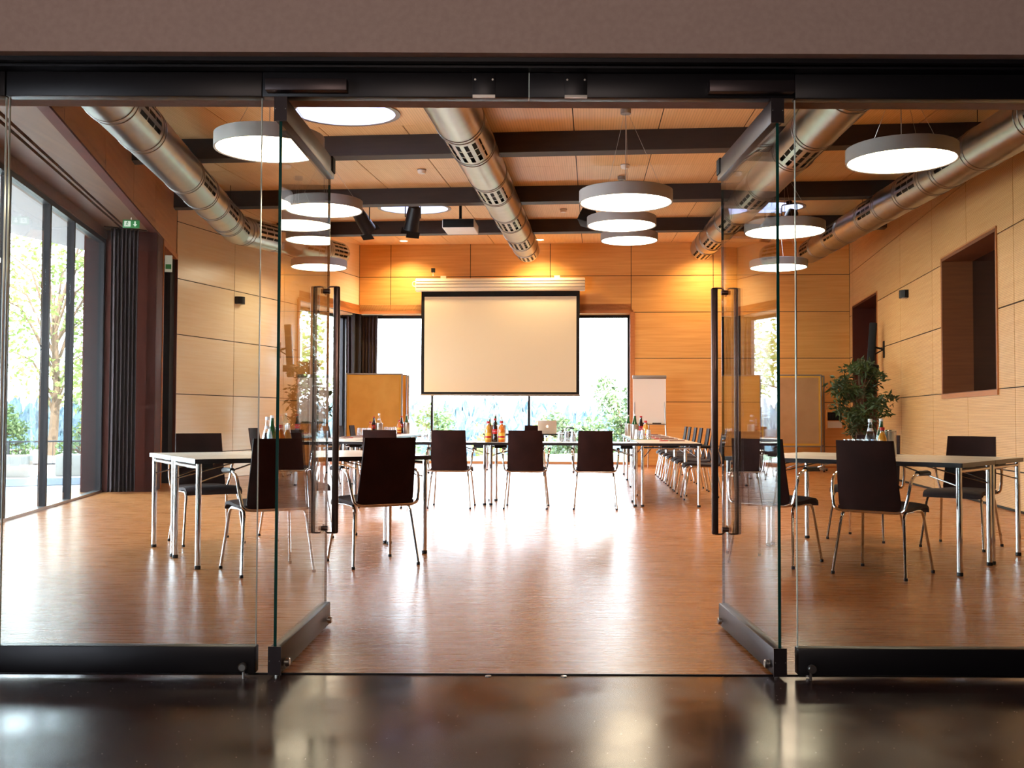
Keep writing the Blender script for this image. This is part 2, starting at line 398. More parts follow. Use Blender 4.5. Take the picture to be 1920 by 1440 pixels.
# reveals of the doorway and of the booth window in the right wall
def reveal(name, mw, x0, x1, z0, z1, depth, lin_m, back_m, lip=.05, sill=True):
    b = MB(); e = .03
    b.box(x0 - e, x0 + .02, -.012, depth, z0, z1); b.box(x1 - .02, x1 + e, -.012, depth, z0, z1)
    b.box(x0 - e, x1 + e, -.012, depth, z1 - .02, z1 + e)
    if sill: b.box(x0 - e, x1 + e, -.012, depth, z0 - e, z0 + .02)
    b.slot(1); b.box(x0, x1, depth - .02, depth + .05, z0, z1); b.slot(2)
    b.box(x0 - .04, x0 - e + .01, -.016, .02, z0, z1 + .04); b.box(x1 + e - .01, x1 + .04, -.016, .02, z0, z1 + .04); b.box(x0 - .04, x1 + .04, -.016, .02, z1 + e - .01, z1 + .04)
    if sill: b.box(x0 - .04, x1 + .04, -.02, .02, z0 - .05, z0 + .01)
    return structure(b.build(name, [lin_m, back_m, M['trimwood']], smooth=False, mw=mw))
reveal('door_1', rmw, RD[0], RD[1], 0, rdz, .45, M['brownwood'], M['brownwood'], sill=False)
reveal('window_6', rmw, RW[0], RW[1], rwz[0], rwz[1], .42, M['redwood'], M['darkglass'])
b = MB(); b.box(0, rL, -.004, .02, 0, .03); structure(b.build('baseboard_right', M['joint'], smooth=False, mw=rmw))
b = MB(); b.box(winX, bL, -.004, .02, 0, .04); structure(b.build('baseboard_back', M['trimwood'], smooth=False, mw=bmw))
# corner window: deep reveal outside the wall planes
DEP = .6
bd = Vector((BR[0] - BL[0], BR[1] - BL[1])).normalized(); bn = Vector((-bd.y, bd.x))
ld = Vector((BL[0] - LW0[0], BL[1] - LW0[1])).normalized(); ln = Vector((-ld.y, ld.x))
vBL = Vector(BL); W0 = Vector(LW0) + ld * wl0; W1 = vBL + bd * winX
# outer corner = meeting of the two offset lines
A_, B_ = W0 + ln * DEP, W1 + bn * DEP
den = ld.x * bd.y - ld.y * bd.x; s_ = ((B_.x - A_.x) * bd.y - (B_.y - A_.y) * bd.x) / den; OC = A_ + ld * s_
b = MB(); b.prism([tuple(W0), tuple(vBL), tuple(W1), tuple(B_ + bn * .1), tuple(OC + (ln + bn) * .08), tuple(A_ + ln * .1)], 3.32, 3.5)
structure(b.build('trim_3', M['trimwood'], smooth=False))
b = MB(); mwj, _ = frame_mw(W1, B_); b.box(-.03, DEP + .12, -.08, .0, 0, 3.32); structure(b.build('trim_4', M['trimwood'], smooth=False, mw=mwj))
b = MB(); mwj, _ = frame_mw(A_, W0); b.box(-.12, DEP + .03, -.08, .0, 0, 3.32); structure(b.build('trim_5', M['trimwood'], smooth=False, mw=mwj))
b = MB(); mwj, L_ = frame_mw(LW0, BL); b.box(wl0, L_, -.012, .02, 3.30, 3.36); b.box(wl0 - .05, wl0 + .02, -.012, .02, 0, 3.36); structure(b.build('trim_6', M['trimwood'], smooth=False, mw=mwj))
b = MB(); b.box(0, winX + .05, -.012, .02, 3.30, 3.37); b.box(winX - .02, winX + .05, -.012, .02, 0, 3.37); structure(b.build('trim_7', M['trimwood'], smooth=False, mw=bmw))
b = MB(); b.box(-.1, winX, .3, DEP + .06, 0, .012); structure(b.build('trim_8', M['white'], smooth=False, mw=bmw))
def window(n, P, Q, mulls, z0, z1, label_, fw=.05, fd=.09, sill=M['trimwood'], frame=None, sh=.075):
    mw, L = frame_mw(P, Q); w_ = bpy.data.objects.new('window_%d' % n, None); COL.objects.link(w_); structure(w_, label_)
    w_.matrix_world = mw; b = MB()
    b.box(0, L, 0, fd, z1 - .06, z1); sb = MB(); sb.box(0, L, -.01, fd, z0, z0 + sh); sb.build('window_sill', sill, w_, smooth=False)
    for x in [fw / 2] + list(mulls) + [L - fw / 2]: b.box(x - fw / 2, x + fw / 2, 0, fd, z0, z1)
    fr = b.build('window_frame', frame or M['railblack'], w_, smooth=False)
    gl = MB(); e = [0] + list(mulls) + [L]
    for i in range(len(e) - 1): gl.box(e[i] + fw / 2, e[i + 1] - fw / 2, fd * .4, fd * .4 + .008, z0 + sh, z1 - .06)
    gl.build('window_glass', M['winglass'], w_, smooth=False)
    return w_, mw
window(1, (-6.1, -3.9), (-6.1, -.9), [1.5], .1, 2.7, 'added hall window left of the camera, out of view, lighting the front wall')  # unseen window added so daylight reaches the wall above the glass
def bxo(px):
    k = (px - 960) / 1950; return (k * OC.y - OC.x) / (bd.x - k * bd.y)
window(2, OC, B_, [bxo(810), bxo(992)], 0, 3.32, 'tall glazing of the back wall behind the screen')
window(3, A_, OC, [.55], 0, 3.32, 'tall corner window of the left wall behind the potted plant')
# left window line towards the terrace
gl_m = []
gd = (Vector(G1) - Vector(G0)).normalized(); gL = (Vector(G1) - Vector(G0)).length
for y in (6.3, 8.2, 10.2, 11.6, 12.62): gl_m.append((y - 4.3) / gd.y)
window(4, G0, G1, gl_m, 0, 3.46, 'row of tall terrace windows along the left side', fw=.06, fd=.085, sill=M['steel'], sh=.03)
gmw, _ = frame_mw(G0, G1)
b = MB(); b.box(-.3, (6.3 - 4.3) / gd.y - .04, -.06, -.02, 0, 3.58); structure(b.build('wall_left', M['maple'], smooth=False, mw=gmw))  # unseen panel added over the first bay, keeps window light off the chairs
b = MB(); b.box(0, gL + .35, -.02, .2, 3.46, 3.62); b.box(gL + .02, gL + .35, -.02, .25, 0, 3.5); b.slot(1); b.box(gL - .04, gL + .02, -.005, .25, 0, 3.46)
structure(b.build('trim_9', [M['soffitwood'], M['railblack']], smooth=False, mw=gmw))
# bulkhead and soffit above the left windows
K0, K1 = (-3.04, 4.3), (-5.30, 16.35)
kmw, kL = frame_mw(K0, K1)
b = MB(); xsb = [0, 2.4, 4.8, 6.6, 8.3, 10.0, kL]
for i in range(6): b.box(xsb[i] + .006, xsb[i + 1] - .006, 0, .03, 3.60, 5.2)
b.slot(1); b.box(0, kL, .02, .1, 3.62, 5.2); b.slot(2); b.box(0, kL, -.003, .1, 3.575, 3.60)
structure(b.build('wall_left', [M['bulkwood'], M['joint'], M['brownwood']], smooth=False, mw=kmw))
b = MB(); g0, g1 = Vector(G0), Vector(G0) + gd * (gL + 2.3); k0, k1 = Vector(K0), Vector(K1); kn = Vector((-.187, 1)).normalized(); 
def between(a, q): return (g0 + (k0 - g0) * q, g1 + (k1 - g1) * q) if a else None
def strip(q0, q1, z0, z1, s):
    a, c = between(1, q0); d, e = between(1, q1)
    b.slot(s).prism([tuple(a), tuple(c), tuple(e), tuple(d)], z0, z1)
strip(-.1, .34, 3.585, 3.7, 0); strip(.39, .43, 3.585, 3.7, 0); strip(.48, 1.0, 3.585, 3.7, 0); strip(-.1, 1.0, 3.66, 3.72, 1)
structure(b.build('ceiling', [M['soffitwood'], M['joint']], smooth=False))
# dark stub wall and doorway between the curtain and the panelled left wall
S0 = Vector(K0) + (Vector(K1) - Vector(K0)) * ((14.32 - 4.3) / 12.05); S1 = Vector(K0) + (Vector(K1) - Vector(K0)) * ((14.92 - 4.3) / 12.05)
smw, sL = frame_mw(S0, S1)
b = MB(); b.box(0, sL, 0, .12, 0, 3.585); b.box(-.0, .1, .0, .95, 0, 3.585); structure(b.build('wall_left', M['brownwood'], smooth=False, mw=smw))
dmw, dL = frame_mw(S1, LW0)
b = MB(); b.box(0, dL, .35, .42, 0, 3.5); b.box(0, .03, -.012, .4, 0, 3.5); b.box(dL - .03, dL + .02, -.012, .4, 0, 3.5)
b.slot(1); b.box(-.01, dL + .02, -.012, .4, 3.5, 3.585)
structure(b.build('door_2', [M['brownwood'], M['trimwood']], smooth=False, mw=dmw))
b = MB(); b.box(-.02, .006, -.016, .01, 0, 3.5); structure(b.build('trim_10', M['trimwood'], smooth=False, mw=dmw))

# ------------------------------------------------------------------ sloping ceiling with round skylights
UA = .0762
u2 = Vector((math.cos(UA), -math.sin(UA))); v2 = Vector((math.sin(UA), math.cos(UA)))
tl_ = math.atan(.048)
cmw = Matrix.Translation((0, 0, ceil_z(0))) @ Matrix.Rotation(-UA, 4, 'Z') @ Matrix.Rotation(tl_, 4, 'X')
def ceil_loc(x, y):           # local coordinates on the ceiling plane below/at world x, y
    p = cmw.inverted() @ Vector((x, y, ceil_z(y, x))); return p.x, p.y
SKYL = [(-1.78, 10.95, .53), (-1.66, 17.5, .57), (4.30, 17.4, .57)]
joints_x = [-8.2 + .955 * i + .36 for i in range(18)]
b = MB(); holes = []
for x, y, r in SKYL:
    lx, ly = ceil_loc(x, y); q = r + .1; holes.append((lx - q, lx + q, ly - q, ly + q))
ys = [3.9, 8.3, 11.9, 13.9, 15.5, 18.9, 24.2]
for i in range(len(joints_x) - 1):
    for j in range(len(ys) - 1):
        for (a, c, e, k) in sub_rects((joints_x[i] + .006, joints_x[i + 1] - .006, ys[j] + .004, ys[j + 1] - .004), holes): b.box(a, c, e, k, 0, .02)
for (x, y, r), h in zip(SKYL, holes):          # square tile with a round hole
    lx, ly = ceil_loc(x, y); n = 48; vs_ = []; q = r + .1
    for k in range(n):
        a = 2 * PI * k / n; cx, sx = math.cos(a), math.sin(a); kk = q / max(abs(cx), abs(sx))
        vs_ += [(lx + r * cx, ly + r * sx, .001), (lx + kk * cx, ly + kk * sx, .001), (lx + r * cx, ly + r * sx, .02), (lx + kk * cx, ly + kk * sx, .02)]
    fs = []
    for k in range(n):
        i0, i1 = 4 * k, 4 * ((k + 1) % n)
        fs += [(i0, i1, i1 + 1, i0 + 1), (i0 + 2, i0 + 3, i1 + 3, i1 + 2), (i0, i0 + 2, i1 + 2, i1)]
    b.add(vs_, fs)
b.slot(1)
for (a, c, e, k) in sub_rects((joints_x[0], joints_x[-1], ys[0], ys[-1]), holes): b.box(a, c, e, k, .01, .12)
structure(b.build('ceiling', [M['maple_ceiling'], M['joint']], smooth=False, mw=cmw))
SK_L = ['large round skylight close to the glass wall, above the big left pendant lamp', 'round skylight in the ceiling bay with the black spotlights', 'round skylight on the right, behind the silver duct']
for (x, y, r), lb in zip(SKYL, SK_L):
    lx, ly = ceil_loc(x, y)
    t_ = bpy.data.objects.new('window_5', None); COL.objects.link(t_); structure(t_, lb); t_.matrix_world = cmw @ Matrix.Translation((lx, ly, 0))
    b = MB(); n = 48; b.lathe([(r - .002, -.012), (r + .05, -.012), (r + .05, .004), (r - .002, .004)], n, caps=False); b.build('rim', M['greyframe'], t_)
    b = MB(); b.lathe([(r - .002, -.01), (r - .002, .42)], n, caps=False); b.lathe([(r + .02, -.0), (r + .02, .42)], n, caps=False); b.build('light_well', M['skyring'], t_)
    b = MB(); b.lathe([(r + .02, .40), (r * .7, .47), (r * .35, .5), (.01, .51)], n, caps=False); b.build('dome', M['skycover'], t_)
# beams
BROT = -.095
for i, y in enumerate((8.25, 11.85, 15.4, 18.85)):
    zc = ceil_z(y); x0, x1 = -6.6, 7.6
    mw = Matrix.Translation((0, y, 0)) @ Matrix.Rotation(BROT, 4, 'Z')
    b = MB(); vs_ = []
    b.bbox(x0 + (1.9 if y < 12 else .9 if y < 16 else 1.9), x1 - (2.3 if y < 9 else 1.6 if y < 12 else 1.1 if y < 16 else .7), 0, .22, zc - .235, zc + .06, .004, 1)
    structure(b.build('ceiling_beam', M['beam'], smooth=False, mw=mw), 'dark brown cross beam under the sloping ceiling')

# ------------------------------------------------------------------ lamps
def lamp_build(label, loc, D=.975):
    z = loc[2]; cz = ceil_z(loc[1], loc[0]) - z; t_ = thing('pendant_lamp', label, 'lamp', loc, 0, 'round pendant lamps'); n = 56; r = D / 2
    b = MB(); b.lathe([(r - .02, .006), (r - .012, 0), (r, 0), (r, .125), (r - .01, .13), (.05, .13)], n, caps=False); b.build('housing', M['lampwhite'], t_)
    b = MB(); b.lathe([(.001, .004), (r * .5, .004), (r - .015, .006)], n, caps=False); b.build('diffuser', M['diffuser'], t_)
    b = MB(); b.lathe([(.055, cz - .05), (.055, cz + .04)], 20); b.build('canopy', M['lampwhite'], t_)
    b = MB(); b.tube([(0, 0, .13), (0, 0, cz - .05)], .004, 6); b.build('cord', M['lampwhite'], t_)
    for k in range(3):
        a = (k - 1) * R(105) + (.2 if loc[0] > 0 else -.2); b = MB(); b.tube([(r * .85 * math.cos(a), r * .85 * math.sin(a), .13), (.03 * math.cos(a), .03 * math.sin(a), cz - .05)], .0018, 5); b.build('wire', M['steel'], t_)
    return t_
def PX(px, Y): return (px - 960) * Y / 1950
LAMPS = [(500, 278, 9.27, 'largest pendant lamp on the left, seen behind the open left glass door'), (604, 393, 13.1, 'left pendant lamp in the middle of its row of three'), (596, 501, 18.2, 'smallest pendant lamp of the left row, in front of the duct end'),
         (1173.5, 379, 10.8, 'nearest and uppermost of the three stacked pendant lamps in the middle'), (1165.5, 422, 14.6, 'second of the three stacked pendant lamps in the middle'), (1180, 450.5, 17.7, 'lowest and farthest of the three stacked pendant lamps in the middle'),
         (1694.5, 300, 9.37, 'largest pendant lamp on the right, below the sloping duct'), (1473, 434.5, 14.2, 'right pendant lamp crossed by the edge of the open right door'), (1461, 501.5, 17.8, 'smallest pendant lamp of the right row')]
for px, py, Y, lb in LAMPS:
    hz = 785 + .0036 * (px - 960)
    lamp_build(lb, (PX(px, Y), Y, 1.02 + (hz - py) * Y / 1950), 1.09 if Y == 14.2 else .975)
# globe added out of view behind the camera to light the front wall
t_ = thing('added_globe_lamp', 'added globe lamp behind the camera, out of view, lighting the front wall', 'lamp', (-.4, -1.6, 2.55))
b = MB(); b.lathe([(.001, -.22)] + [(.22 * math.cos(R(a)), .22 * math.sin(R(a))) for a in range(-80, 81, 10)] + [(.001, .22)], 32, caps=False); b.build('globe', emission('added_hall_globe', (1, .84, .72), HALL_FILL), t_)
b = MB(); b.tube([(0, 0, .2), (0, 0, .45)], .012, 8); b.build('stem', M['steel'], t_)
# recessed downlights along the back wall
for px, lb in ((755, 'small round recessed downlight near the back wall, left of the projector'), (1012, 'recessed downlight near the back wall behind the end of the middle duct'), (1330, 'recessed downlight near the back wall behind the end of the right duct')):
    Y = {755: 22.0, 1012: 21.8, 1330: 21.55}[px]; X = PX(px, Y); z = ceil_z(Y, X)
    t_ = thing('downlight', lb, 'lamp', (X, Y, z), 0, 'recessed downlights')
    b = MB(); b.lathe([(.075, -.004), (.1, -.006), (.105, .0), (.105, .01)], 24, caps=False); b.build('trim_ring', M['white'], t_)
    b = MB(); b.lathe([(.001, -.002), (.08, -.002)], 24, caps=False); b.build('lens', M['downglow'], t_)
    L = bpy.data.lights.new('downlight_beam', 'SPOT'); L.energy = DOWN; L.color = (1, .7, .34); L.spot_size = R(135); L.spot_blend = .8; L.shadow_soft_size = .07
    lo = bpy.data.objects.new('downlight_beam', L); COL.objects.link(lo); lo.parent = t_; lo.location = (0, 0, -.03); lo.rotation_euler = (R(2), 0, 0)

# ------------------------------------------------------------------ ducts
def duct(label, path, r, grilles, g0, g1, ncol, seams_first=.35):
    """path: straight runs; grilles: distance of each grille's middle along the duct"""
    path = [Vector(p) for p in path]; t_ = thing('ventilation_duct', label, 'duct', path[0], 0, 'ceiling ventilation ducts')
    O = path[0]; n = 64; tot = 0
    for si in range(len(path) - 1):
        a, c = path[si], path[si + 1]; L = (c - a).length; d = (c - a).normalized()
        U = Vector((0, 0, 1)); U = (U - d * U.dot(d)).normalized(); W = d.cross(U)
        def ring(s, rad): return [a - O + d * s + (U * math.cos(2 * PI * k / n) + W * math.sin(2 * PI * k / n)) * rad for k in range(n)]
        gs = [g - tot for g in grilles if tot + .2 < g < tot + L - .1 or (si == len(path) - 2 and g > tot)]
        cuts = [0]
        for g in gs: cuts += [max(g - .5, .01), min(g + .5, L - .01)]
        cuts.append(L)
        for i in range(0, len(cuts) - 1, 2):
            s0, s1 = cuts[i], cuts[i + 1]
            if s1 - s0 < .02: continue
            b = MB(); m_ = max(2, int((s1 - s0) / .8) + 1); rr = [ring(s0 + (s1 - s0) * q / (m_ - 1), r) for q in range(m_)]
            b.add([v for q in rr for v in q], [(i2 * n + k, i2 * n + (k + 1) % n, (i2 + 1) * n + (k + 1) % n, (i2 + 1) * n + k) for i2 in range(m_ - 1) for k in range(n)])
            b.build('duct_run', M['duct'], t_)
        if si == len(path) - 2:
            b = MB(); b.add(ring(L - .004, r), [tuple(range(n))]); b.build('end_cap', M['duct'], t_)
        for g in gs:
            b = MB(); e0, e1 = max(g - .5, .01), min(g + .5, L - .01)
            S = [e0]
            for q in range(3):
                p0 = e0 + .09 + q * (e1 - e0 - .18) / 3; S += [p0 + .015, p0 + (e1 - e0 - .18) / 3 - .015]
            S.append(e1); nn = 72
            vs_ = []; fs = []
            for s in S:
                for k in range(nn):
                    an = 2 * PI * k / nn; vs_.append(a - O + d * s + (U * math.cos(an) + W * math.sin(an)) * r)
            for i in range(len(S) - 1):
                for k in range(nn):
                    deg = 360 * (k + .5) / nn
                    inr = g0 <= deg <= g1 or g0 <= deg - 360 <= g1 or g0 <= deg + 360 <= g1
                    if i % 2 == 1 and inr and (k % 4) in (1, 2): continue
                    fs.append((i * nn + k, i * nn + (k + 1) % nn, (i + 1) * nn + (k + 1) % nn, (i + 1) * nn + k))
            b.add(vs_, fs); b.slot(1)
            q0, q1 = ring(e0 + .02, r - .035), ring(e1 - .02, r - .035)
            b.add(q0 + q1, [(k, (k + 1) % n, n + (k + 1) % n, n + k) for k in range(n)])
            b.build('grille', [M['duct'], M['black']], t_)
            for s in (e0 - .0, e1 + .0, e0 - .1, e1 + .1):
                if s < .03 or s > L - .03: continue
                c0 = a - O + d * s; b = MB(); b.tube([c0 + (U * math.cos(2 * PI * k / 40) + W * math.sin(2 * PI * k / 40)) * (r + .001) for k in range(40)], .006, 6, closed=True); b.build('seam_ring', M['duct'], t_)
        for s in [q for q in (1.6, 4.2, 6.8, 9.4, 12.0) if q < L - .4]:
            p = a - O + d * s; top = ceil_z((O + p).y, (O + p).x) - O.z
            if top > p.z + r + .02:
                b = MB(); b.tube([p + Vector((0, 0, r)), Vector((p.x, p.y, top))], .004, 5); b.build('hanger', M['black'], t_)
        tot += L
    return t_
dC0, dC1 = Vector((-.928, 5.0, 3.763)), Vector((.30, 20.95, 4.43))
duct('round silver ventilation duct in the middle of the ceiling, pointing at the screen', [dC0, dC1], .245, [3.2, 5.75, 8.45, 11.1, 13.55, 15.7], 130, 285, 9)
dR0, dR1 = Vector((2.687, 5.0, 3.756)), Vector((3.80, 20.7, 4.44))
duct('round silver ventilation duct passing behind the open right glass door', [dR0, dR1], .24, [3.4, 6.0, 9.0, 11.3, 13.5, 15.3], 120, 235, 9)
dQ0, dQ1 = Vector((4.42, 6.6, 3.62)), Vector((5.86, 20.4, 4.33))
duct('round silver ventilation duct along the right wall', [dQ0, dQ1], .225, [2.0, 4.6, 6.2, 8.4, 11.0, 13.4], 235, 335, 9)
dL0, dL1, dL2 = Vector((-2.995, 6.0, 3.567)), Vector((-4.27, 16.0, 3.93)), Vector((-3.40, 20.3, 4.24))
duct('bent silver ventilation duct on the left, with an elbow', [dL0, dL1, dL2], .225, [3.02, 6.22, 8.22, 9.72, 10.85, 12.82, 14.1], 35, 115, 9)

# ------------------------------------------------------------------ glass wall
def knob(t_, x, y, z, out=1):
    b = MB(); mx = Matrix.Translation((x, y, z)) @ Matrix.Rotation(R(90) * out, 4, 'X')
    b.lathe([(.006, 0), (.006, .02), (.017, .022), (.017, .036), (.013, .04)], 18, mx=mx); b.tube([(x, y - .012, z - .06), (x, y - .012, z)], .005, 6); b.build('knob', M['steel'], t_)
def pane(t_, x0, x1, z0, z1, th_=.012, em='glassedge'):
    b = MB(); b.box(x0 + .003, x1 - .003, -th_ / 2, th_ / 2, z0, z1); g = b.build('glass', M['glass'], t_, smooth=False)
    for x in (x0, x1 - .003):
        b = MB(); b.box(x, x + .003, -th_ / 2, th_ / 2, z0, z1); b.build('glass_edge', M[em], g, smooth=False)
def fixed_panel(label, x0, x1, kn):
    t_ = thing('glass_panel', label, 'glass panel', (x0, 4.16, 0), 0); w_ = x1 - x0
    b = MB(); b.bbox(0, w_, -.028, .028, .012, .118, .005); b.build('bottom_rail', M['railblack'], t_)
    b = MB(); b.bbox(0, w_, -.028, .028, 2.308, 2.408, .004); b.build('top_rail', M['railblack'], t_)
    pane(t_, .003, w_ - .003, .1, 2.32, em='paleedge')
    for x in kn: knob(t_, x, -.03, .045)
    b = MB()
    for x in kn: b.tube([(x, -.0, 0), (x, 0, .02)], .008, 8)
    if kn: b.build('floor_bolt', M['steel'], t_)
    for x in (.12, w_ - .12):
        b = MB(); b.box(x - .04, x + .04, -.02, .02, 2.408, 2.416); b.tube([(x - .03, -.032, 2.412), (x + .03, -.032, 2.412)], .003, 6); b.build('roller', M['steel'], t_)
    return t_
fixed_panel('fixed glass panel left of the opening, with black rails', -2.035, -1.008, [.985])
fixed_panel('fixed glass panel at the far left, cut by the photo edge', -3.08, -2.04, [])
fixed_panel('fixed glass panel right of the opening, with black rails', 1.132, 2.17, [.045])
fixed_panel('fixed glass panel at the far right, outside the right photo edge', 2.175, 3.2, [])
def leaf(label, P, Q, side):
    mw, L = frame_mw(P, Q); t_ = thing('glass_door', label, 'glass door', (P[0], P[1], 0), math.atan2(Q[1] - P[1], Q[0] - P[0]))
    for nm, z0, z1, in (('bottom_rail', .01, .117), ('top_rail', 2.21, 2.305)):
        b = MB(); b.bbox(0, L, -.024, .024, z0, z1, .006); rl = b.build(nm, M['rail'], t_)
        b = MB(); b.box(-.004, .003, -.026, .026, z0 - .002, z1 + .002)
        b.build('end_cap', M['rail'], rl, smooth=False)
        b = MB()
        for yy in (-.02, .02): b.lathe([(.002, -.006), (.002, 0)], 8, mx=Matrix.Translation((-.001, yy, (z0 + z1) / 2)) @ Matrix.Rotation(R(90), 4, 'Y'))
        b.build('screw', M['steel'], rl)
    pane(t_, .004, L - .004, .1, 2.22)
    b = MB(); b.bbox(L - .075, L - .005, -.03 if side > 0 else .02, -.02 if side > 0 else .03, 2.235, 2.31, .003); b.build('lock_plate', M['black'], t_)
    for x in (.06, L - .09): 
        b = MB(); sg = -1 if side > 0 else 1
        b.lathe([(.006, 0), (.006, .008), (.017, .009), (.017, .022), (.014, .025)], 18, mx=Matrix.Translation((x, sg * .022, .045)) @ Matrix.Rotation(R(90) * -sg, 4, 'X')); b.build('knob', M['steel'], t_)
    b = MB(); b.tube([(.05, 0, -.004), (.05, 0, .02)], .01, 10); b.build('floor_pivot', M['steel'], t_)
    # pull handle: a bar on either face, joined by curved plates and a clamp through the glass
    h = MB(); x = L - .075; 
    for s in (-1, 1):
        b = MB(); b.bbox(x - .012, x + .012, s * .056 - .016, s * .056 + .016, .46, 1.665, .008, 3); b.build('pull_handle', M['bronze'], t_)
    for z, dz in ((1.663, -1), (.462, 1)):
        b = MB()
        for s in (-1, 1): b.tube(arc([(x, s * .056, z), (x, s * .018, z), (x, s * .006, z + dz * .014), (x, s * .006, z + dz * .02)], .02), .004, 6)
        b.lathe([(.012, -.022), (.012, .022)], 14, mx=Matrix.Translation((x, 0, z + dz * .022)) @ Matrix.Rotation(R(90), 4, 'X')); b.lathe([(.006, -.012), (.006, .012)], 10, mx=Matrix.Translation((x, 0, z + dz * .03)))
        b.build('handle_bracket', M['bronze'], t_)
    return t_
leaf('glass door standing open on the left, with dark rails and long pull handle', (-.931, 4.13), (-.914, 5.155), 1)
leaf('glass door standing open on the right, with dark rails and long pull handle', (1.060, 4.13), (1.046, 5.16), -1)
def transom(label, x0, x1, br, hx0, hx1):
    t_ = thing('transom_rail', label, 'rail', (x0, 4.16, 2.308), 0)
    b = MB(); b.bbox(0, x1 - x0, -.028, .028, 0, .1, .003); b.build('rail_body', M['railblack'], t_)
    b = MB(); b.bbox(br - x0 - .045, br - x0 + .045, -.034, -.028, .004, .097, .001); pl = b.build('cover_plate', M['railblack'], t_)
    b = MB()
    for sx in (-.035, .035): b.lathe([(.004, 0), (.004, .003)], 8, mx=Matrix.Translation((br - x0 + sx, -.034, .07)) @ Matrix.Rotation(R(90), 4, 'X'))
    b.build('screw', M['steel'], pl)
    b = MB(); b.box(br - x0 - .045, br - x0 + .045, -.038, -.026, -.002, .008); b.build('foot_plate', M['steel'], pl, smooth=False)
    b = MB(); b.bbox(hx0 - x0, hx1 - x0, -.075, .06, .0125, .06, .003); b.build('pivot_housing', M['rail'], t_)
    if x0 > 0:
        b = MB(); b.box(-.0035, 0, -.03, .02, .0, .1); b.build('joint_strip', M['paleedge'], t_, smooth=False)
    b = MB(); b.tube([(br - x0 - .09, -.034, .104), (br - x0 - .03, -.034, .104)], .004, 6); b.build('roller', M['steel'], t_)
    return t_
transom('left black transom rail above the opening, with pivot box over the open door', -1.006, .062, -.117, -.985, -.66)
transom('right black transom rail above the opening, with pivot box over the open door', .066, 1.13, .252, .78, 1.12)
b = MB()
for x in (-.09, .21): b.lathe([(.012, 0), (.012, .003), (.006, .004)], 14, c=(x, 4.17, -.004))
structure(b.build('trim_11', M['steel']))

# ------------------------------------------------------------------ tables
TL, TD, TH = 1.76, .72, .74
def make_table(label, loc, rz, group):
    t_ = thing('folding_table', label, 'table', loc, rz, group); x, y = TL / 2, TD / 2
    b = MB(); b.bbox(-x + .004, x - .004, -y + .004, y - .004, TH - .024, TH, .0015, 1); top = b.build('tabletop', M['laminate'], t_)
    b = MB()
    for (a, c, d, e) in ((-x, x, -y, -y + .005), (-x, x, y - .005, y), (-x, -x + .005, -y, y), (x - .005, x, -y, y)): b.box(a, c, d, e, TH - .032, TH - .001)
    b.build('edge_band', M['edge'], top, smooth=False)
    b = MB(); b.box(-x + .01, x - .01, -y + .01, y - .01, TH - .03, TH - .0245); b.build('underside', M['edge'], top, smooth=False)
    for sx in (-1, 1):
        lx = sx * (x - .035)
        for sy in (-1, 1):
            ly = sy * (y - .035)
            b = MB(); b.tube([(lx, ly, .02), (lx, ly, TH - .03)], .019, 14); lg = b.build('leg', M['chrome'], t_)
            b = MB(); b.lathe([(.018, 0), (.021, .004), (.021, .022), (.018, .026)], 14, c=(lx, ly, 0)); b.build('foot', M['plastic'], lg)
            b = MB(); b.tube([(lx, ly * .94, TH - .16), (lx - sx * .44, ly * .5, TH - .035)], .0055, 7); b.build('brace', M['chrome'], t_)
        b = MB(); b.tube([(lx, -y + .035, TH - .055), (lx, y - .035, TH - .055)], .0135, 10); b.build('cross_bar', M['chrome'], t_)
        b = MB(); b.prism([(lx - sx * .02, -.1), (lx - sx * .02, .1), (lx - sx * .16, .07), (lx - sx * .16, -.07)], TH - .075, TH - .03); b.build('bracket', M['plastic'], t_, smooth=False)
    return t_
def vec(a): return Vector((math.cos(a), math.sin(a)))
tabs = []
a1 = R(30.7); e1, n1 = vec(a1), vec(a1 + PI / 2); T0 = Vector((-2.111, 7.035))
cA = T0 + e1 * (TL / 2 - .035) + n1 * (TD / 2 - .035)
base = make_table('cream folding table at the left front, nearer one of the pair', (cA.x, cA.y, 0), a1, 'folding tables')
cB = cA + n1 * (TD + .005); dup(base, (cB.x, cB.y, 0), a1, 'cream folding table at the left front, farther one of the pair')
a2 = math.atan2(-.649, .761); e2 = vec(a2); n2 = vec(a2 + PI / 2); R0 = Vector((2.941, 6.854))     # e2 points right/near
cC = R0 - e2 * (TL / 2 - .035) + n2 * (TD / 2 - .035)
dup(base, (cC.x, cC.y, 0), a2, 'cream folding table at the right front, nearer one of the pair')
cD = cC + n2 * (TD + .005); dup(base, (cD.x, cD.y, 0), a2, 'cream folding table at the right front, farther one of the pair')
P0 = Vector((1.477, 12.13))
def U(a, t): return P0 + u2 * a + v2 * t       # a: sideways, t: depth, in the frame of the U of tables
for i, lb in enumerate(('right table of the cross row closing the U of tables', 'left table of the cross row closing the U of tables')):
    p = U(-(TL + .006) * (i + .5), TD / 2); dup(base, (p.x, p.y, 0), -UA, lb)
ORD = ['first and nearest', 'second from the front', 'third from the front', 'last and farthest']
for i in range(4):
    p = U(TD / 2 + .012, (TL + .006) * (i + .5)); dup(base, (p.x, p.y, 0), PI / 2 - UA, ORD[i] + ' table in the right arm of the U')
    p = U(-2 * TL - TD / 2 - .018, (TL + .006) * (i + .5)); dup(base, (p.x, p.y, 0), PI / 2 - UA, ORD[i] + ' table in the left arm of the U')
dup(base, (.345, 20.18, 0), -UA * .6, "presenter's table under the screen with the silver laptop on it")

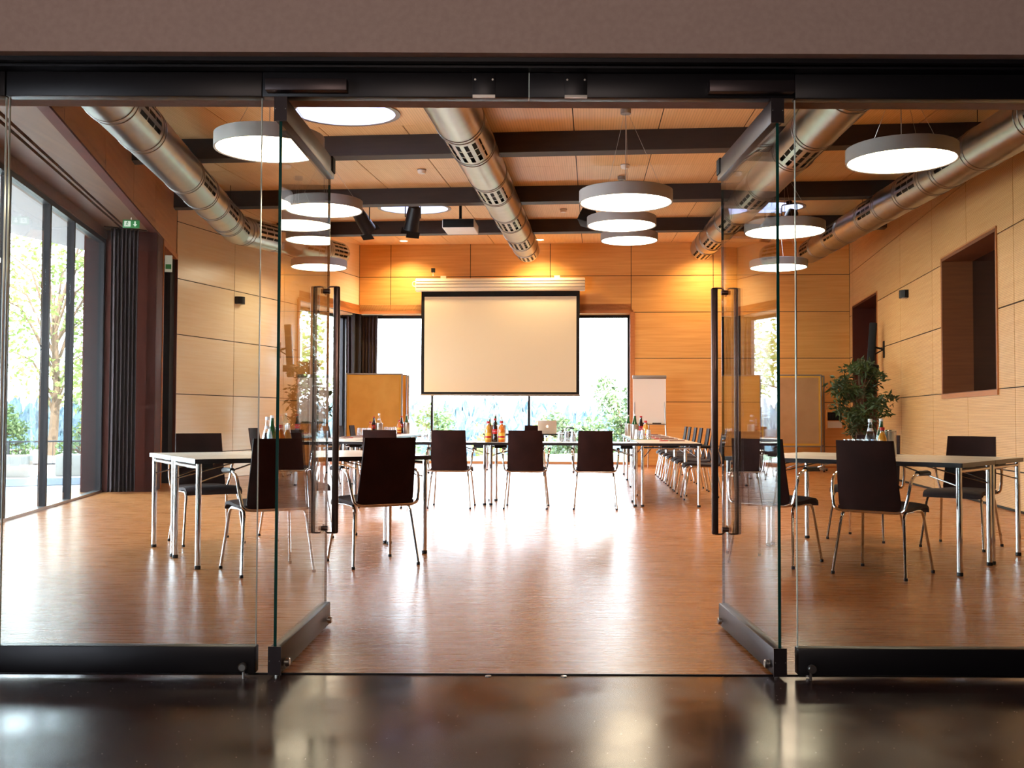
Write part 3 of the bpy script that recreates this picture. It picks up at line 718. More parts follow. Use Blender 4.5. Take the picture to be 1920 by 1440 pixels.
# ------------------------------------------------------------------ chairs (sitter looks along +Y)
def make_chair(label, loc, rz, group):
    t_ = thing('conference_chair', label, 'chair', loc, rz, group)
    # backrest: a tall curved ply shell
    nu, nv = 9, 12; fr, bk = [], []
    for j in range(nv + 1):
        q = j / nv; z = .432 + .455 * q; hw = .208 - .018 * q - (.012 if q < .06 else 0) ; yc = -.205 - .085 * q ** 1.15 - .01 * math.sin(PI * q)
        for i in range(nu + 1):
            s = 2 * i / nu - 1; cy = -.02 * (1 - s * s)
            fr.append((hw * s, yc + cy + .006, z)); bk.append((hw * s, yc + cy - .008, z))
    W = nu + 1; n = len(fr); fs = []
    for j in range(nv):
        for i in range(nu):
            a = j * W + i; fs.append((a, a + 1, a + W + 1, a + W)); fs.append((n + a, n + a + W, n + a + W + 1, n + a + 1))
    for i in range(nu): fs += [(i, n + i, n + i + 1, i + 1), (nv * W + i, nv * W + i + 1, n + nv * W + i + 1, n + nv * W + i)]
    for j in range(nv): fs += [(j * W, (j + 1) * W, n + (j + 1) * W, n + j * W), (j * W + nu, n + j * W + nu, n + (j + 1) * W + nu, (j + 1) * W + nu)]
    b = MB(); b.add(fr + bk, fs); b.build('backrest', M['chairwood'], t_, angle=50)
    # seat: padded, waterfall front, rising a little at the back
    sec = [(-.215, .455), (-.12, .448), (0, .452), (.12, .462), (.19, .458), (.225, .44), (.232, .425)]; top, bot = [], []
    nx = 8
    for y, z in sec:
        for i in range(nx + 1):
            s = 2 * i / nx - 1; hw = .215 + .008 * math.sin((y + .2) * 4)
            top.append((hw * s, y, z + .012 - .012 * s * s * s * s)); bot.append((hw * s, y, z - .022))
    W = nx + 1; n = len(top); fs = []
    for j in range(len(sec) - 1):
        for i in range(nx):
            a = j * W + i; fs += [(a, a + 1, a + W + 1, a + W), (n + a, n + a + W, n + a + W + 1, n + a + 1)]
    J = len(sec) - 1
    for i in range(nx): fs += [(i, n + i, n + i + 1, i + 1), (J * W + i, J * W + i + 1, n + J * W + i + 1, n + J * W + i)]
    for j in range(J): fs += [(j * W, (j + 1) * W, n + (j + 1) * W, n + j * W), (j * W + nx, n + j * W + nx, n + (j + 1) * W + nx, (j + 1) * W + nx)]
    b = MB(); b.add(top + bot, fs); b.build('seat', M['fabric'], t_, angle=60)
    # legs: bent tubes meeting under the seat
    for sx in (-1, 1):
        for sy in (-1, 1):
            b = MB(); b.tube(arc([(sx * .242, sy * .24, .012), (sx * .205, sy * .165, .418), (sx * .2, 0, .422)], .06, 6), .0105, 10)
            lg = b.build('leg', M['chrome'], t_)
            b = MB(); b.lathe([(.0115, 0), (.013, .003), (.012, .02)], 10, c=(sx * .242, sy * .24, 0)); b.build('foot', M['plastic'], lg)
    b = MB()
    for y in (-.12, .13): b.tube([(-.2, y, .42), (.2, y, .42)], .009, 8)
    for x in (-.12, -.04, .04, .12): b.tube([(x, -.225, .424), (x, -.205, .44)], .007, 6)
    b.build('seat_frame', M['chrome'], t_)
    pts = [(.262, .09, .668), (.266, -.10, .672), (.262, -.185, .64), (.255, -.215, .54), (.235, -.232, .44), (.19, -.236, .424), (0, -.236, .424)]
    full = pts + [(-x, y, z) for x, y, z in pts[-2::-1]]
    b = MB(); b.tube(arc(full, .06, 5), .0105, 10); b.build('arm_frame', M['chrome'], t_)
    for sx in (-1, 1):
        b = MB(); b.tube([(sx * .262, -.085, .676), (sx * .262, -.08, .676), (sx * .262, .1, .672), (sx * .262, .125, .668), (sx * .262, .132, .666)], [.012, .0175, .018, .016, .008], 12); b.build('armrest', M['plastic'], t_)
    return t_
CH = 'dark brown conference chairs'
ch = make_chair('dark chair with its back to us at the left front table, behind the glass panel', (-1.635, 6.99, 0), R(30.9), CH)
dup(ch, (-.98, 7.37, 0), R(30.9), 'dark chair with its back to us, just right of the open left door')
dup(ch, (-2.50, 8.56, 0), R(211), 'dark chair facing the camera behind the left front table')
dup(ch, (-1.85, 8.95, 0), R(211), 'dark chair at the far side of the left front table, hidden by the glass door')
dup(ch, (2.475, 6.96, 0), R(-41.5), 'large dark chair at the right front table, back to the photo')
dup(ch, (1.89, 7.476, 0), R(-39.5), 'dark chair at the right front table, half hidden by the open right door')
dup(ch, (3.633, 8.436, 0), R(139.5), 'dark chair facing the camera behind the right front table, near the booth window')
dup(ch, (3.05, 8.98, 0), R(139.5), 'dark chair behind the bottles on the right front table')
for (x, y), lb in zip(((-.69, 12.0), (.172, 11.985), (.957, 11.945), (-1.475, 12.07)), ('dark chair before the cross row, left of the middle bottles', 'dark chair before the cross row, in the centre below the laptop', 'dark chair before the cross row, right of the centre below the screen edge', 'dark chair before the cross row, mostly hidden by the chair at the left front table')):
    dup(ch, (x, y, 0), -UA, lb)
ORD7 = ['first and nearest', 'second from the front', 'third from the front', 'fourth and middle', 'fifth from the front', 'sixth from the front', 'seventh and farthest']
TR = [1.3, 2.4, 3.12, 4.12, 4.98, 5.98, 6.72]
for t1, o1 in zip(TR, ORD7):
    p = U(.86, t1); dup(ch, (p.x, p.y, 0), PI / 2 - UA, o1 + ' dark chair in the row along the right arm of the U')
TLF = [1.1, 2.05, 2.98, 3.9, 4.82, 5.75, 6.68]
for t1, o1 in zip(TLF, ORD7):
    p = U(-4.66, t1); dup(ch, (p.x, p.y, 0), -PI / 2 - UA, o1 + ' dark chair in the row along the left arm of the U')
dup(ch, (.43, 20.75, 0), PI - UA, "dark chair behind the presenter's table, left of the laptop")

# ------------------------------------------------------------------ things on the tables
def lathe_part(name, prof, m, par, n=18, z=0, caps=True): return MB().lathe(prof, n, (0, 0, z), caps=caps).build(name, m, par, angle=40)
def bottle(kind, label, loc, group, s=1.0):
    t_ = thing('bottle', label, 'bottle', loc, 0, group)
    if kind == 'clear':
        P = [(.036, 0), (.041, .008), (.041, .1), (.038, .14), (.024, .19), (.016, .225), (.014, .262), (.0145, .27)]
        lathe_part('bottle_body', P, M['clearbottle'], t_); lathe_part('drink', [(.033, .004), (.038, .01), (.038, .1), (.035, .14), (.026, .175)], M['water'], t_)
        lathe_part('label', [(.0415, .035), (.0415, .075)], M['labelwhite'], t_, caps=False); lathe_part('cap', [(.016, .262), (.0165, .285), (.014, .288)], M['labelwhite'], t_)
        lathe_part('neck_label', [(.0235, .195), (.0175, .218)], M['labelwhite'], t_, caps=False)
    elif kind == 'green':
        P = [(.033, 0), (.037, .006), (.037, .14), (.03, .175), (.017, .21), (.0135, .262), (.0135, .27)]
        lathe_part('bottle_body', P, M['greenbottle'], t_); lathe_part('label', [(.0375, .05), (.0375, .11)], M['labelwhite'], t_, caps=False)
        lathe_part('cap', [(.0145, .262), (.0145, .282)], M['labelwhite'], t_)
    elif kind == 'cola':
        P = [(.028, 0), (.031, .005), (.0315, .05), (.028, .07), (.031, .11), (.03, .15), (.018, .2), (.0135, .235), (.013, .25)]
        lathe_part('bottle_body', P, M['cola'], t_); lb = lathe_part('label', [(.0305, .092), (.0318, .115), (.0312, .148)], M['labelred'], t_, caps=False)
        tx = bpy.data.curves.new('lettering', 'FONT'); tx.body = 'Coca-Cola'; tx.size = .0165; tx.align_x = 'CENTER'; tx.align_y = 'CENTER'; tx.shear = .35
        to = bpy.data.objects.new('lettering_curve', tx); COL.objects.link(to); dg = bpy.context.evaluated_depsgraph_get(); me = bpy.data.meshes.new_from_object(to.evaluated_get(dg)); bpy.data.objects.remove(to)
        for v in me.vertices:
            an = v.co.x / .032; v.co = Vector((.0325 * math.sin(an), -.0325 * math.cos(an), .122 + v.co.y))
        me.materials.clear(); me.materials.append(M['labelwhite']); lo = bpy.data.objects.new('lettering', me); COL.objects.link(lo); lo.parent = lb
        lathe_part('cap', [(.0145, .248), (.015, .266), (.013, .268)], M['red'], t_)
        lathe_part('neck', [(.0137, .232), (.0133, .249)], M['clearbottle'], t_, caps=False)
    else:
        m_ = M['orange'] if kind == 'orange' else M['apple']
        P = [(.03, 0), (.034, .005), (.034, .125), (.03, .15), (.018, .175), (.0165, .195)]
        lathe_part('bottle_body', P, m_, t_); lathe_part('label', [(.0345, .03), (.0345, .1)], M['labelyellow'], t_, caps=False)
        lathe_part('emblem', [(.0348, .045), (.0348, .065)], M['red'], t_, caps=False)
        lathe_part('neck', [(.0175, .18), (.017, .206)], M['clearbottle'], t_, caps=False); lathe_part('cap', [(.019, .2), (.019, .222), (.017, .225)], M['red'] if kind != 'amber' else M['labelwhite'], t_)
    t_.scale = (s, s, s); return t_
def cooler(label, loc):
    t_ = thing('bottle_cooler', label, 'cooler', loc, 0, 'steel bottle coolers')
    b = MB(); b.lathe([(.0, .0), (.056, 0), (.058, .004), (.058, .2), (.0555, .203), (.053, .2), (.053, .012), (.0, .012)], 28, caps=False); b.build('outer_wall', M['steel'], t_)
    b = MB(); b.lathe([(.0586, .192), (.0595, .197), (.0586, .202)], 28, caps=False); b.build('rim', M['chrome'], t_); return t_
tz = TH
# left front table
bottle('clear', 'clear water bottle on the left front table', (-1.86, 7.92, tz), 'bottles on the left front table')
bottle('green', 'green bottle beside the clear bottle on the left front table', (-1.875, 8.14, tz), 'bottles on the left front table', 1.06)
bottle('orange', 'small orange juice bottle on the left front table', (-1.79, 8.06, tz), 'bottles on the left front table')
bottle('amber', 'small amber juice bottle on the left front table', (-1.76, 8.16, tz), 'bottles on the left front table')
# right front table
bottle('clear', 'clear water bottle on the right front table', (2.72, 7.9, tz), 'bottles on the right front table')
bottle('green', 'green bottle behind the clear one on the right front table', (2.86, 8.06, tz), 'bottles on the right front table', 1.03)
bottle('apple', 'small juice bottle with red cap on the right front table', (2.80, 7.87, tz), 'bottles on the right front table')
cooler('steel bottle cooler behind the juice bottle on the right front table', (2.95, 8.15, tz))
# middle of the cross row
bottle('apple', 'left juice bottle of the three before the coolers on the cross row', (-.282, 12.42, tz), 'bottles on the cross row', 1.1)
bottle('cola', 'cola bottle with red label in the middle of the cross row', (-.203, 12.42, tz), 'bottles on the cross row', 1.05)
bottle('orange', 'right orange juice bottle of the three before the coolers on the cross row', (-.124, 12.42, tz), 'bottles on the cross row', 1.12)
cooler('left steel cooler on the cross row, behind the juice and cola', (-.27, 12.57, tz)); cooler('right steel cooler on the cross row, behind the orange juice', (-.132, 12.57, tz))
bottle('green', 'green bottle at the left in the cross row cooler', (-.27, 12.57, tz + .013), 'bottles on the cross row', .98)
bottle('green', 'green bottle standing behind the left cooler on the cross row', (-.205, 12.68, tz), 'bottles on the cross row', 1.18)
bottle('clear', 'clear bottle standing in the right cross row cooler', (-.132, 12.57, tz + .013), 'bottles on the cross row', 1.0)
# right arm
cooler('farther steel cooler on the right arm of tables', (1.985, 17.75, tz)); cooler('nearer steel cooler on the right arm of tables', (1.75, 14.85, tz))
bottle('green', 'green bottle in the farther cooler on the right arm', (1.985, 17.75, tz + .013), 'bottles on the right arm', 1.2)
bottle('cola', 'dark bottle with red cap between the two coolers on the right arm', (1.93, 16.3, tz), 'bottles on the right arm', 1.25)
bottle('green', 'green bottle in the nearer cooler on the right arm', (1.75, 14.85, tz + .013), 'bottles on the right arm', 1.2)
bottle('cola', 'dark cola bottle right of the nearer cooler on the right arm', (1.86, 15.0, tz), 'bottles on the right arm', 1.22)
bottle('apple', 'small amber bottle with red cap behind the glasses on the right arm', (1.895, 14.75, tz), 'bottles on the right arm', 1.15)
# left arm
cooler('nearer steel cooler on the left arm of tables', (-2.17, 17.0, tz)); cooler('farther steel cooler on the left arm of tables', (-1.93, 19.1, tz))
bottle('clear', 'clear bottle standing in the nearer cooler on the left arm', (-2.17, 17.0, tz + .013), 'bottles on the left arm', 1.2)
bottle('orange', 'orange juice bottle left of the nearer cooler on the left arm', (-2.31, 17.0, tz), 'bottles on the left arm')
bottle('cola', 'dark cola bottle beside the nearer cooler on the left arm', (-2.265, 17.08, tz), 'bottles on the left arm', 1.15)
bottle('orange', 'orange juice bottle left of the farther cooler on the left arm', (-2.055, 19.0, tz), 'bottles on the left arm', 1.1)
bottle('cola', 'cola bottle behind the orange juice at the farther left cooler', (-2.03, 19.16, tz), 'bottles on the left arm', 1.2)
bottle('green', 'green bottle standing in the farther cooler on the left arm', (-1.93, 19.1, tz + .013), 'bottles on the left arm', 1.2)
# tumblers, upside down in clusters
def tumbler0():
    t_ = tag(MB().lathe([(.026, .13), (.034, .004), (.036, 0), (.033, .001), (.0235, .122), (.0, .124)], 16, caps=False).build('tumbler', M['tumbler']), '', 'glass')
    return t_
tb = None
def tumblers(label, group, spots, z=tz):
    global tb
    for (x, y) in spots:
        if tb is None: tb = tumbler0(); o = tb
        else: o = tb.copy(); COL.objects.link(o)
        o.location = (x, y, z); tag(o, label, 'glass', group)
def cluster(cx, cy, nx, ny, d=.077, rot=-UA):
    return [(cx + (i - (nx - 1) / 2) * d * math.cos(rot) - (j - (ny - 1) / 2) * d * math.sin(rot), cy + (i - (nx - 1) / 2) * d * math.sin(rot) + (j - (ny - 1) / 2) * d * math.cos(rot)) for i in range(nx) for j in range(ny)]
tumblers('upside-down glass in the cluster right of the central chair on the cross row', 'glasses right on the cross row', cluster(.66, 12.52, 3, 3))
tumblers('upside-down glass in the cluster on the cross row left of the centre', 'glasses left on the cross row', cluster(-1.03, 12.68, 2, 2))
tumblers('upside-down glass in the cluster on the green mat, right arm', 'glasses on the right arm', cluster(1.80, 14.3, 3, 3), tz + .004)
tumblers('upside-down glass in the nearer cluster on the left arm', 'nearer glasses on the left arm', cluster(-2.33, 16.4, 3, 2))
tumblers('upside-down glass in the farther cluster on the left arm', 'farther glasses on the left arm', cluster(-2.12, 18.1, 3, 2))
tumblers('upside-down glass beside the clear bottle on the right front table', 'glasses on the right front table', cluster(2.745, 8.2, 3, 3, .078, a2))
b = MB(); b.bbox(-.16, .16, -.16, .16, 0, .004, .001, 1); o = b.build('table_mat', M['coaster']); o.location = (1.80, 14.3, tz); o.rotation_euler = (0, 0, -UA)
tag(o, 'green mat under the glasses on the right arm of tables', 'mat')
# writing pads with pens
def pad(label, pl, loc, rz, first=[None]):
    if first[0] is None:
        b = MB(); b.bbox(-.105, .105, -.148, .148, 0, .009, .002, 1); b.slot(1); b.box(-.103, .103, -.1475, .1475, .002, .007); o = b.build('writing_pad', [M['notepad'], M['paper']])
        b = MB(); b.tube([(0, -.07, .005), (0, .06, .005), (0, .07, .005)], [.005, .005, .0015], 8); p = b.build('pen', M['red']); b = MB(); b.tube([(0, -.072, .005), (0, -.05, .005)], .0054, 8); b.tube([(.004, -.066, .009), (.004, -.03, .009)], .0012, 5); b.build('pen_clip', M['chrome'], p)
        first[0] = (o, p)
    else:
        o = first[0][0].copy(); COL.objects.link(o); p = dup(first[0][1], (0, 0, 0), 0)
    o.location = loc; o.rotation_euler = (0, 0, rz); tag(o, label, 'notepad', 'writing pads')
    q = Vector((loc[0], loc[1])) + vec(rz + PI / 2) * .12 + vec(rz) * -.16
    p.location = (q.x, q.y, loc[2]); p.rotation_euler = (0, 0, rz + .3); tag(p, pl, 'pen', 'red pens')
for i, t1 in enumerate(TR):
    p = U(.5, t1 + .05); pad('brown writing pad before the %s chair on the right arm' % ORD7[i], 'red pen beside the pad of the %s right chair' % ORD7[i], (p.x, p.y, tz), PI / 2 - UA)
for i, t1 in enumerate(TLF[1:]):
    p = U(-4.06, t1 - .06); pad('brown writing pad before the %s chair on the left arm' % ORD7[i + 1], 'red pen beside the pad of the %s left chair' % ORD7[i + 1], (p.x, p.y, tz), -PI / 2 - UA)
# laptop, lid towards the camera
t_ = thing('laptop', "silver open laptop on the presenter's table, lid to the camera", 'laptop', (.685, 20.12, tz), -UA * .5)
b = MB(); b.bbox(-.18, .18, 0, .245, 0, .012, .004); bs = b.build('base', M['silver'], t_); b = MB(); b.box(-.15, .15, .03, .14, .0118, .0126); b.build('keyboard', M['black'], bs, smooth=False)
mx = Matrix.Translation((0, .004, .012)) @ Matrix.Rotation(R(14), 4, 'X')
b = MB(); b.bbox(-.18, .18, -.004, .004, 0, .24, .003, 2, mx); ld_ = b.build('lid', M['silver'], t_)
# a bitten apple outline on the lid
pts = []
for k in range(40):
    a = 2 * PI * k / 40; r = .026 * (1 - .12 * max(0, math.sin(a)) ** 6 - .08 * max(0, -math.sin(a)) ** 8)
    x, y = r * math.cos(a), r * 1.05 * math.sin(a)
    if (x - .031) ** 2 + (y - .004) ** 2 < .013 ** 2: x = .031 - math.sqrt(max(0, .013 ** 2 - (y - .004) ** 2))
    pts.append((-x, y) if False else (x, y))
b = MB(); lf = [(.002, .031), (.004, .038), (.010, .043), (.009, .036)]
mx2 = mx @ Matrix.Translation((0, -.0041, .125)) @ Matrix.Rotation(R(90), 4, 'X')
b.prism(pts, 0, .0006, mx2); b.prism(lf, 0, .0006, mx2); b.build('logo', M['logo'], ld_, smooth=False)
t_ = thing('document_camera', "small dark device on the right end of the presenter's table", 'device', (1.1, 20.1, tz))
b = MB(); b.bbox(-.1, .1, -.08, .08, 0, .04, .008); b.build('base', M['plastic'], t_); b = MB(); b.tube(arc([(-.05, .03, .04), (-.05, .03, .11), (.06, -.03, .11)], .03), .01, 8); b.build('arm', M['plastic'], t_)
b = MB(); b.bbox(.02, .1, -.06, .0, .085, .115, .006); b.build('head', M['plastic'], t_)

# ------------------------------------------------------------------ projection screen, projector, boards
ang = math.atan2(bd.y, bd.x)
t_ = thing('projection_screen', 'large projection screen hanging before the back window in a cream casing', 'screen', (-.26, 22.28, 0), ang)
# local x runs along the wall
X0, X1 = PX(777, 22.28) + .26, PX(1097, 22.2) + .26; S0x, S1x = PX(788, 22.28) + .26, PX(1087, 22.2) + .26
b = MB(); b.bbox(X0, X1, -.1, .06, 3.755, 4.03, .02, 2); cs = b.build('casing', M['cream'], t_)
b = MB()
for z in (3.83, 3.9, 3.96): b.box(X0 + .02, X1, -.103, -.099, z, z + .012)
b.build('groove', M['greyframe'], cs, smooth=False)
b = MB(); b.box(S0x, S1x, -.022, -.02, 1.53, 3.76); b.build('black_border', M['black'], t_, smooth=False)
b = MB(); b.box(S0x + .07, S1x - .07, -.027, -.023, 1.59, 3.64); b.build('screen_surface', M['screen'], t_, smooth=False)
b = MB(); b.bbox(S0x - .01, S1x + .01, -.035, -.0, 1.505, 1.545, .008); b.build('weight_bar', M['greyframe'], t_)
for x in (X0 + .6, X1 - .6):
    b = MB(); b.box(x - .06, x + .06, -.03, .12, 4.03, 4.09); b.build('wall_bracket', M['cream'], t_, smooth=False)
b = MB(); b.tube(arc([(X0 + .02, -.02, 3.97), (X0 - .07, -.02, 3.97), (X0 - .07, -.02, 3.87), (X0 + .02, -.02, 3.87)], .05), .012, 8); b.build('pull_loop', M['cream'], t_)
t_ = thing('wall_box', 'small black box on the back wall above the screen casing', 'box', (PX(811, 22.4), 22.37, 4.17), ang)
b = MB(); b.bbox(-.04, .04, -.04, .04, 0, .09, .004); b.build('body', M['black'], t_); b = MB(); b.tube([(0, 0, -.08), (0, 0, 0)], .01, 8); b.build('stem', M['white'], t_)
t_ = thing('projector', 'white ceiling projector with black front on a pole', 'projector', (PX(861, 16.4), 16.0, 3.97), -UA)
b = MB(); b.bbox(-.26, .24, 0, .62, 0, .14, .012); bd_ = b.build('body', M['white'], t_); b = MB(); b.bbox(-.25, .23, -.006, .006, .006, .134, .004); b.build('front_panel', M['black'], t_)
b = MB(); b.box(-.07, .07, .25, .28, -.003, .001); b.build('bottom_vent', M['paper'], bd_, smooth=False)
b = MB(); b.tube([(0, .2, .14), (0, .2, ceil_z(16.2) - 3.97)], .022, 10); b.build('pole', M['black'], t_)
def pinboard(label, x, y, rz, w_, paper, top=1.91, group=None):
    t_ = thing('pinboard', label, 'pinboard', (x, y, 0), rz, group); z0, z1 = .48, top
    b = MB()
    for sx in (-1, 1): b.bbox(sx * w_ / 2 - .015, sx * w_ / 2 + .015, -.02, .02, .06, z1, .004)
    b.bbox(-w_ / 2, w_ / 2, -.018, .018, z1 - .03, z1, .004); b.bbox(-w_ / 2, w_ / 2, -.018, .018, z0, z0 + .03, .004); b.build('frame', M['greyframe'], t_)
    b = MB(); b.box(-w_ / 2 + .012, w_ / 2 - .012, -.012, .012, z0 + .02, z1 - .02); b.build('board', M['yellow'], t_, smooth=False)
    # a sheet of packing paper with soft creases
    nx, nz = 24, 28; random.seed(int(x * 100) + 7); vs_ = []; hw = w_ / 2 - .055
    cr = [(random.uniform(-1, 1), random.uniform(-1, 1), random.uniform(0, 6.28), random.uniform(3, 8)) for _ in range(7)]
    for j in range(nz + 1):
        for i in range(nx + 1):
            px_ = -hw + 2 * hw * i / nx; pz = z0 + .07 + (z1 - z0 - .13) * j / nz
            dz = sum(math.sin(px_ * c[3] * c[0] * 2 + pz * c[3] * c[1] + c[2]) for c in cr) * .0035
            vs_.append((px_, -.022 - abs(dz), pz))
    b = MB(); b.add(vs_, [(j * (nx + 1) + i, j * (nx + 1) + i + 1, (j + 1) * (nx + 1) + i + 1, (j + 1) * (nx + 1) + i) for j in range(nz) for i in range(nx)]); b.build('paper_sheet', paper, t_, angle=60)
    for sx in (-1, 1):
        b = MB(); b.bbox(sx * w_ / 2 - .02, sx * w_ / 2 + .02, -.22, .22, .03, .06, .005); ft = b.build('foot', M['greyframe'], t_)
        b = MB()
        for yy in (-.19, .19): b.lathe([(.028, -.012), (.028, .012)], 14, mx=Matrix.Translation((sx * w_ / 2, yy, .028)) @ Matrix.Rotation(R(90), 4, 'Y'))
        b.build('castor', M['black'], ft)
    return t_
pinboard('front pinboard of the left stack, covered in brown paper', PX(701.5, 20.6), 20.6, 0, 1.10, M['kraft'], group='pinboards')
pinboard('middle pinboard of the left stack, only its right edge showing', PX(706.2, 20.75), 21.05, 0, 1.12, M['kraft'], group='pinboards')
pinboard('rear pinboard of the left stack, nearest the back window', PX(713, 21.4), 21.5, 0, 1.14, M['kraft'], group='pinboards')
pinboard('front pinboard on the right with creased brown paper', PX(1483, 20.5), 20.5, R(-2), 1.18, M['kraftdark'], group='pinboards')
pinboard('rear pinboard on the right, its frame showing behind the front one', PX(1489, 20.95), 20.98, R(-2), 1.2, M['kraftdark'], group='pinboards')
t_ = thing('flipchart', 'white flipchart easel beside the back window', 'flipchart', (PX(1219, 21.4), 21.45, 0), -.06)
b = MB(); b.bbox(-.34, .34, -.012, .012, .93, 1.9, .004, 1, Matrix.Rotation(R(-3), 4, 'X')); bo = b.build('board', M['paper'], t_)
b = MB(); b.bbox(-.35, .35, -.03, .02, 1.86, 1.93, .006, 2, Matrix.Rotation(R(-3), 4, 'X')); b.build('clamp_bar', M['greyframe'], t_)
b = MB(); b.bbox(-.33, .33, -.08, -.005, .90, .925, .004, 1, Matrix.Translation((0, .05, 0))); b.build('pen_tray', M['greyframe'], t_)
for x0_, x1_, y1_ in ((-.3, -.36, -.12), (.3, .36, -.12), (0, 0, .5)):
    b = MB(); b.tube([(x1_, y1_, 0), (x0_, .09, 1.5)], .014, 8); b.build('leg', M['steel'], t_)
for x in (-.14, .14):
    b = MB(); b.bbox(x - .09, x + .09, -.06, -.04, .925, .945, .003); b.build('marker', M['black'], t_)

# ------------------------------------------------------------------ curtains
def curtain(label, path, z0, z1, amp, waves):
    t_ = thing('curtain', label, 'curtain', (path[0][0], path[0][1], z0)); P = [Vector(p) for p in path]; N = waves * 8; vs_ = []
    d = (P[1] - P[0]); L = d.length; d.normalize(); nrm = Vector((-d.y, d.x)); random.seed(waves)
    ph = [random.uniform(.8, 1.2) for _ in range(waves + 2)]
    lev = [0, .02, .5, .9, .965, .985, 1]
    for q in lev:
        z = (z1 - z0) * q; kq = 1.0 if q < .9 else (.55 if q < .98 else .8)
        for i in range(N + 1):
            s = i / N; a = amp * kq * math.sin(s * waves * 2 * PI) * ph[int(s * waves)] ; sq = 1 - .04 * math.sin(PI * q)
            p = d * (L * (.5 + (s - .5) * sq)) + nrm * a; vs_.append((p.x, p.y, z))
    W = N + 1; b = MB(); b.add(vs_, [(j * W + i, j * W + i + 1, (j + 1) * W + i + 1, (j + 1) * W + i) for j in range(len(lev) - 1) for i in range(N)])
    o = b.build('fabric', M['curtain'], t_, angle=80); sm = o.modifiers.new('thickness', 'SOLIDIFY'); sm.thickness = .004
    b = MB(); b.tube([(-d.x * .1, -d.y * .1, z1 - z0 + .015), (d.x * (L + .1), d.y * (L + .1), z1 - z0 + .015)], .012, 8); b.build('track', M['railblack'], t_)
    return t_
curtain('dark curtain drawn together at the end of the left terrace windows', [(-5.40, 13.93), (-5.10, 14.12)], .02, 3.57, .055, 7)
curtain('dark pleated curtain in the far left corner of the back window', [(-3.68, 22.98), (-2.98, 23.02)], .02, 3.28, .045, 9)

# ------------------------------------------------------------------ wall fittings
def on_wall(mw, x, z, y=0.): return mw @ Vector((x, y, z))
def wall_thing(name, label, cat, mw, x, z, y=0., group=None):
    t_ = thing(name, label, cat, (0, 0, 0), 0, group); t_.matrix_world = mw @ Matrix.Translation((x, y, z)); return t_
def lx_of(mw, px):
    P = Vector((mw[0][3], mw[1][3])); d = Vector((mw[0][0], mw[1][0])); k = (px - 960) / 1950; return (k * P.y - P.x) / (d.x - k * d.y)
for mw, px, lb in ((lmw, 444, 'small black wall lamp on the pale left wall'), (rmw, 1703, 'small black wall lamp on the ribbed right wall')):
    t_ = wall_thing('wall_lamp', lb, 'lamp', mw, lx_of(mw, px), 2.99, 0, 'black wall lamps')
    b = MB(); b.prism([(-.1, 0), (-.1, -.06)] + [(-.1 + .2 * k / 8, -.06 - .07 * math.sin(PI * k / 8)) for k in range(1, 8)] + [(.1, -.06), (.1, 0)], 0, .125); b.build('shade', M['plastic'], t_, angle=25)
    b = MB(); b.box(-.07, .07, -.09, -.02, -.004, .002); b.build('lens', M['white'], t_, smooth=False)
for mw, px, lb, tl2 in ((lmw, 522, 'tall black column loudspeaker on the left wall', 1), (rmw, 1659, 'tall black column loudspeaker on the right wall beside the doorway', -1)):
    t_ = wall_thing('column_loudspeaker', lb, 'loudspeaker', mw, lx_of(mw, px), 1.78, 0, 'column loudspeakers')
    mx = Matrix.Translation((0, -.25, 0)) @ Matrix.Rotation(R(-4), 4, 'X') @ Matrix.Rotation(R(18) * tl2, 4, 'Z')
    b = MB(); b.bbox(-.06, .06, -.06, .06, 0, .98, .012, 2, mx); cb = b.build('cabinet', M['black'], t_); b = MB(); b.box(-.05, .05, -.064, -.058, .04, .94, mx); b.build('grille', M['plastic'], cb, smooth=False)
    b = MB(); b.box(-.03, .03, -.0675, -.062, .49, .505, mx); b.build('badge', M['labelwhite'], cb, smooth=False)
    b = MB(); b.bbox(-.04, .04, -.02, 0, .35, .65, .004); b.tube([(0, -.01, .5), (0, -.2, .55)], .018, 8); b.tube([(0, -.01, .5), (0, -.19, .4)], .012, 8); b.box(-.03, .03, -.2, -.1, .1, .22); b.build('bracket', M['black'], t_)
t_ = wall_thing('control_box', 'white control panel box low on the back wall by the right pinboards', 'control box', bmw, lx_of(bmw, 1564.5), .82)
b = MB(); b.bbox(-.17, .17, -.03, .0, 0, .4, .004); b.build('cover', M['maple_back'], t_)
b = MB(); b.box(-.15, .15, -.036, -.028, .19, .36); sl = b.build('socket_panel', M['black'], t_, smooth=False)
b = MB()
for i in range(4): b.box(-.13 + i * .07, -.13 + i * .07 + .05, -.04, -.034, .22, .33)
b.build('socket', M['plastic'], sl, smooth=False)
b = MB(); b.box(-.15, .15, -.035, -.028, .03, .17); b.build('flap', M['white'], t_, smooth=False)
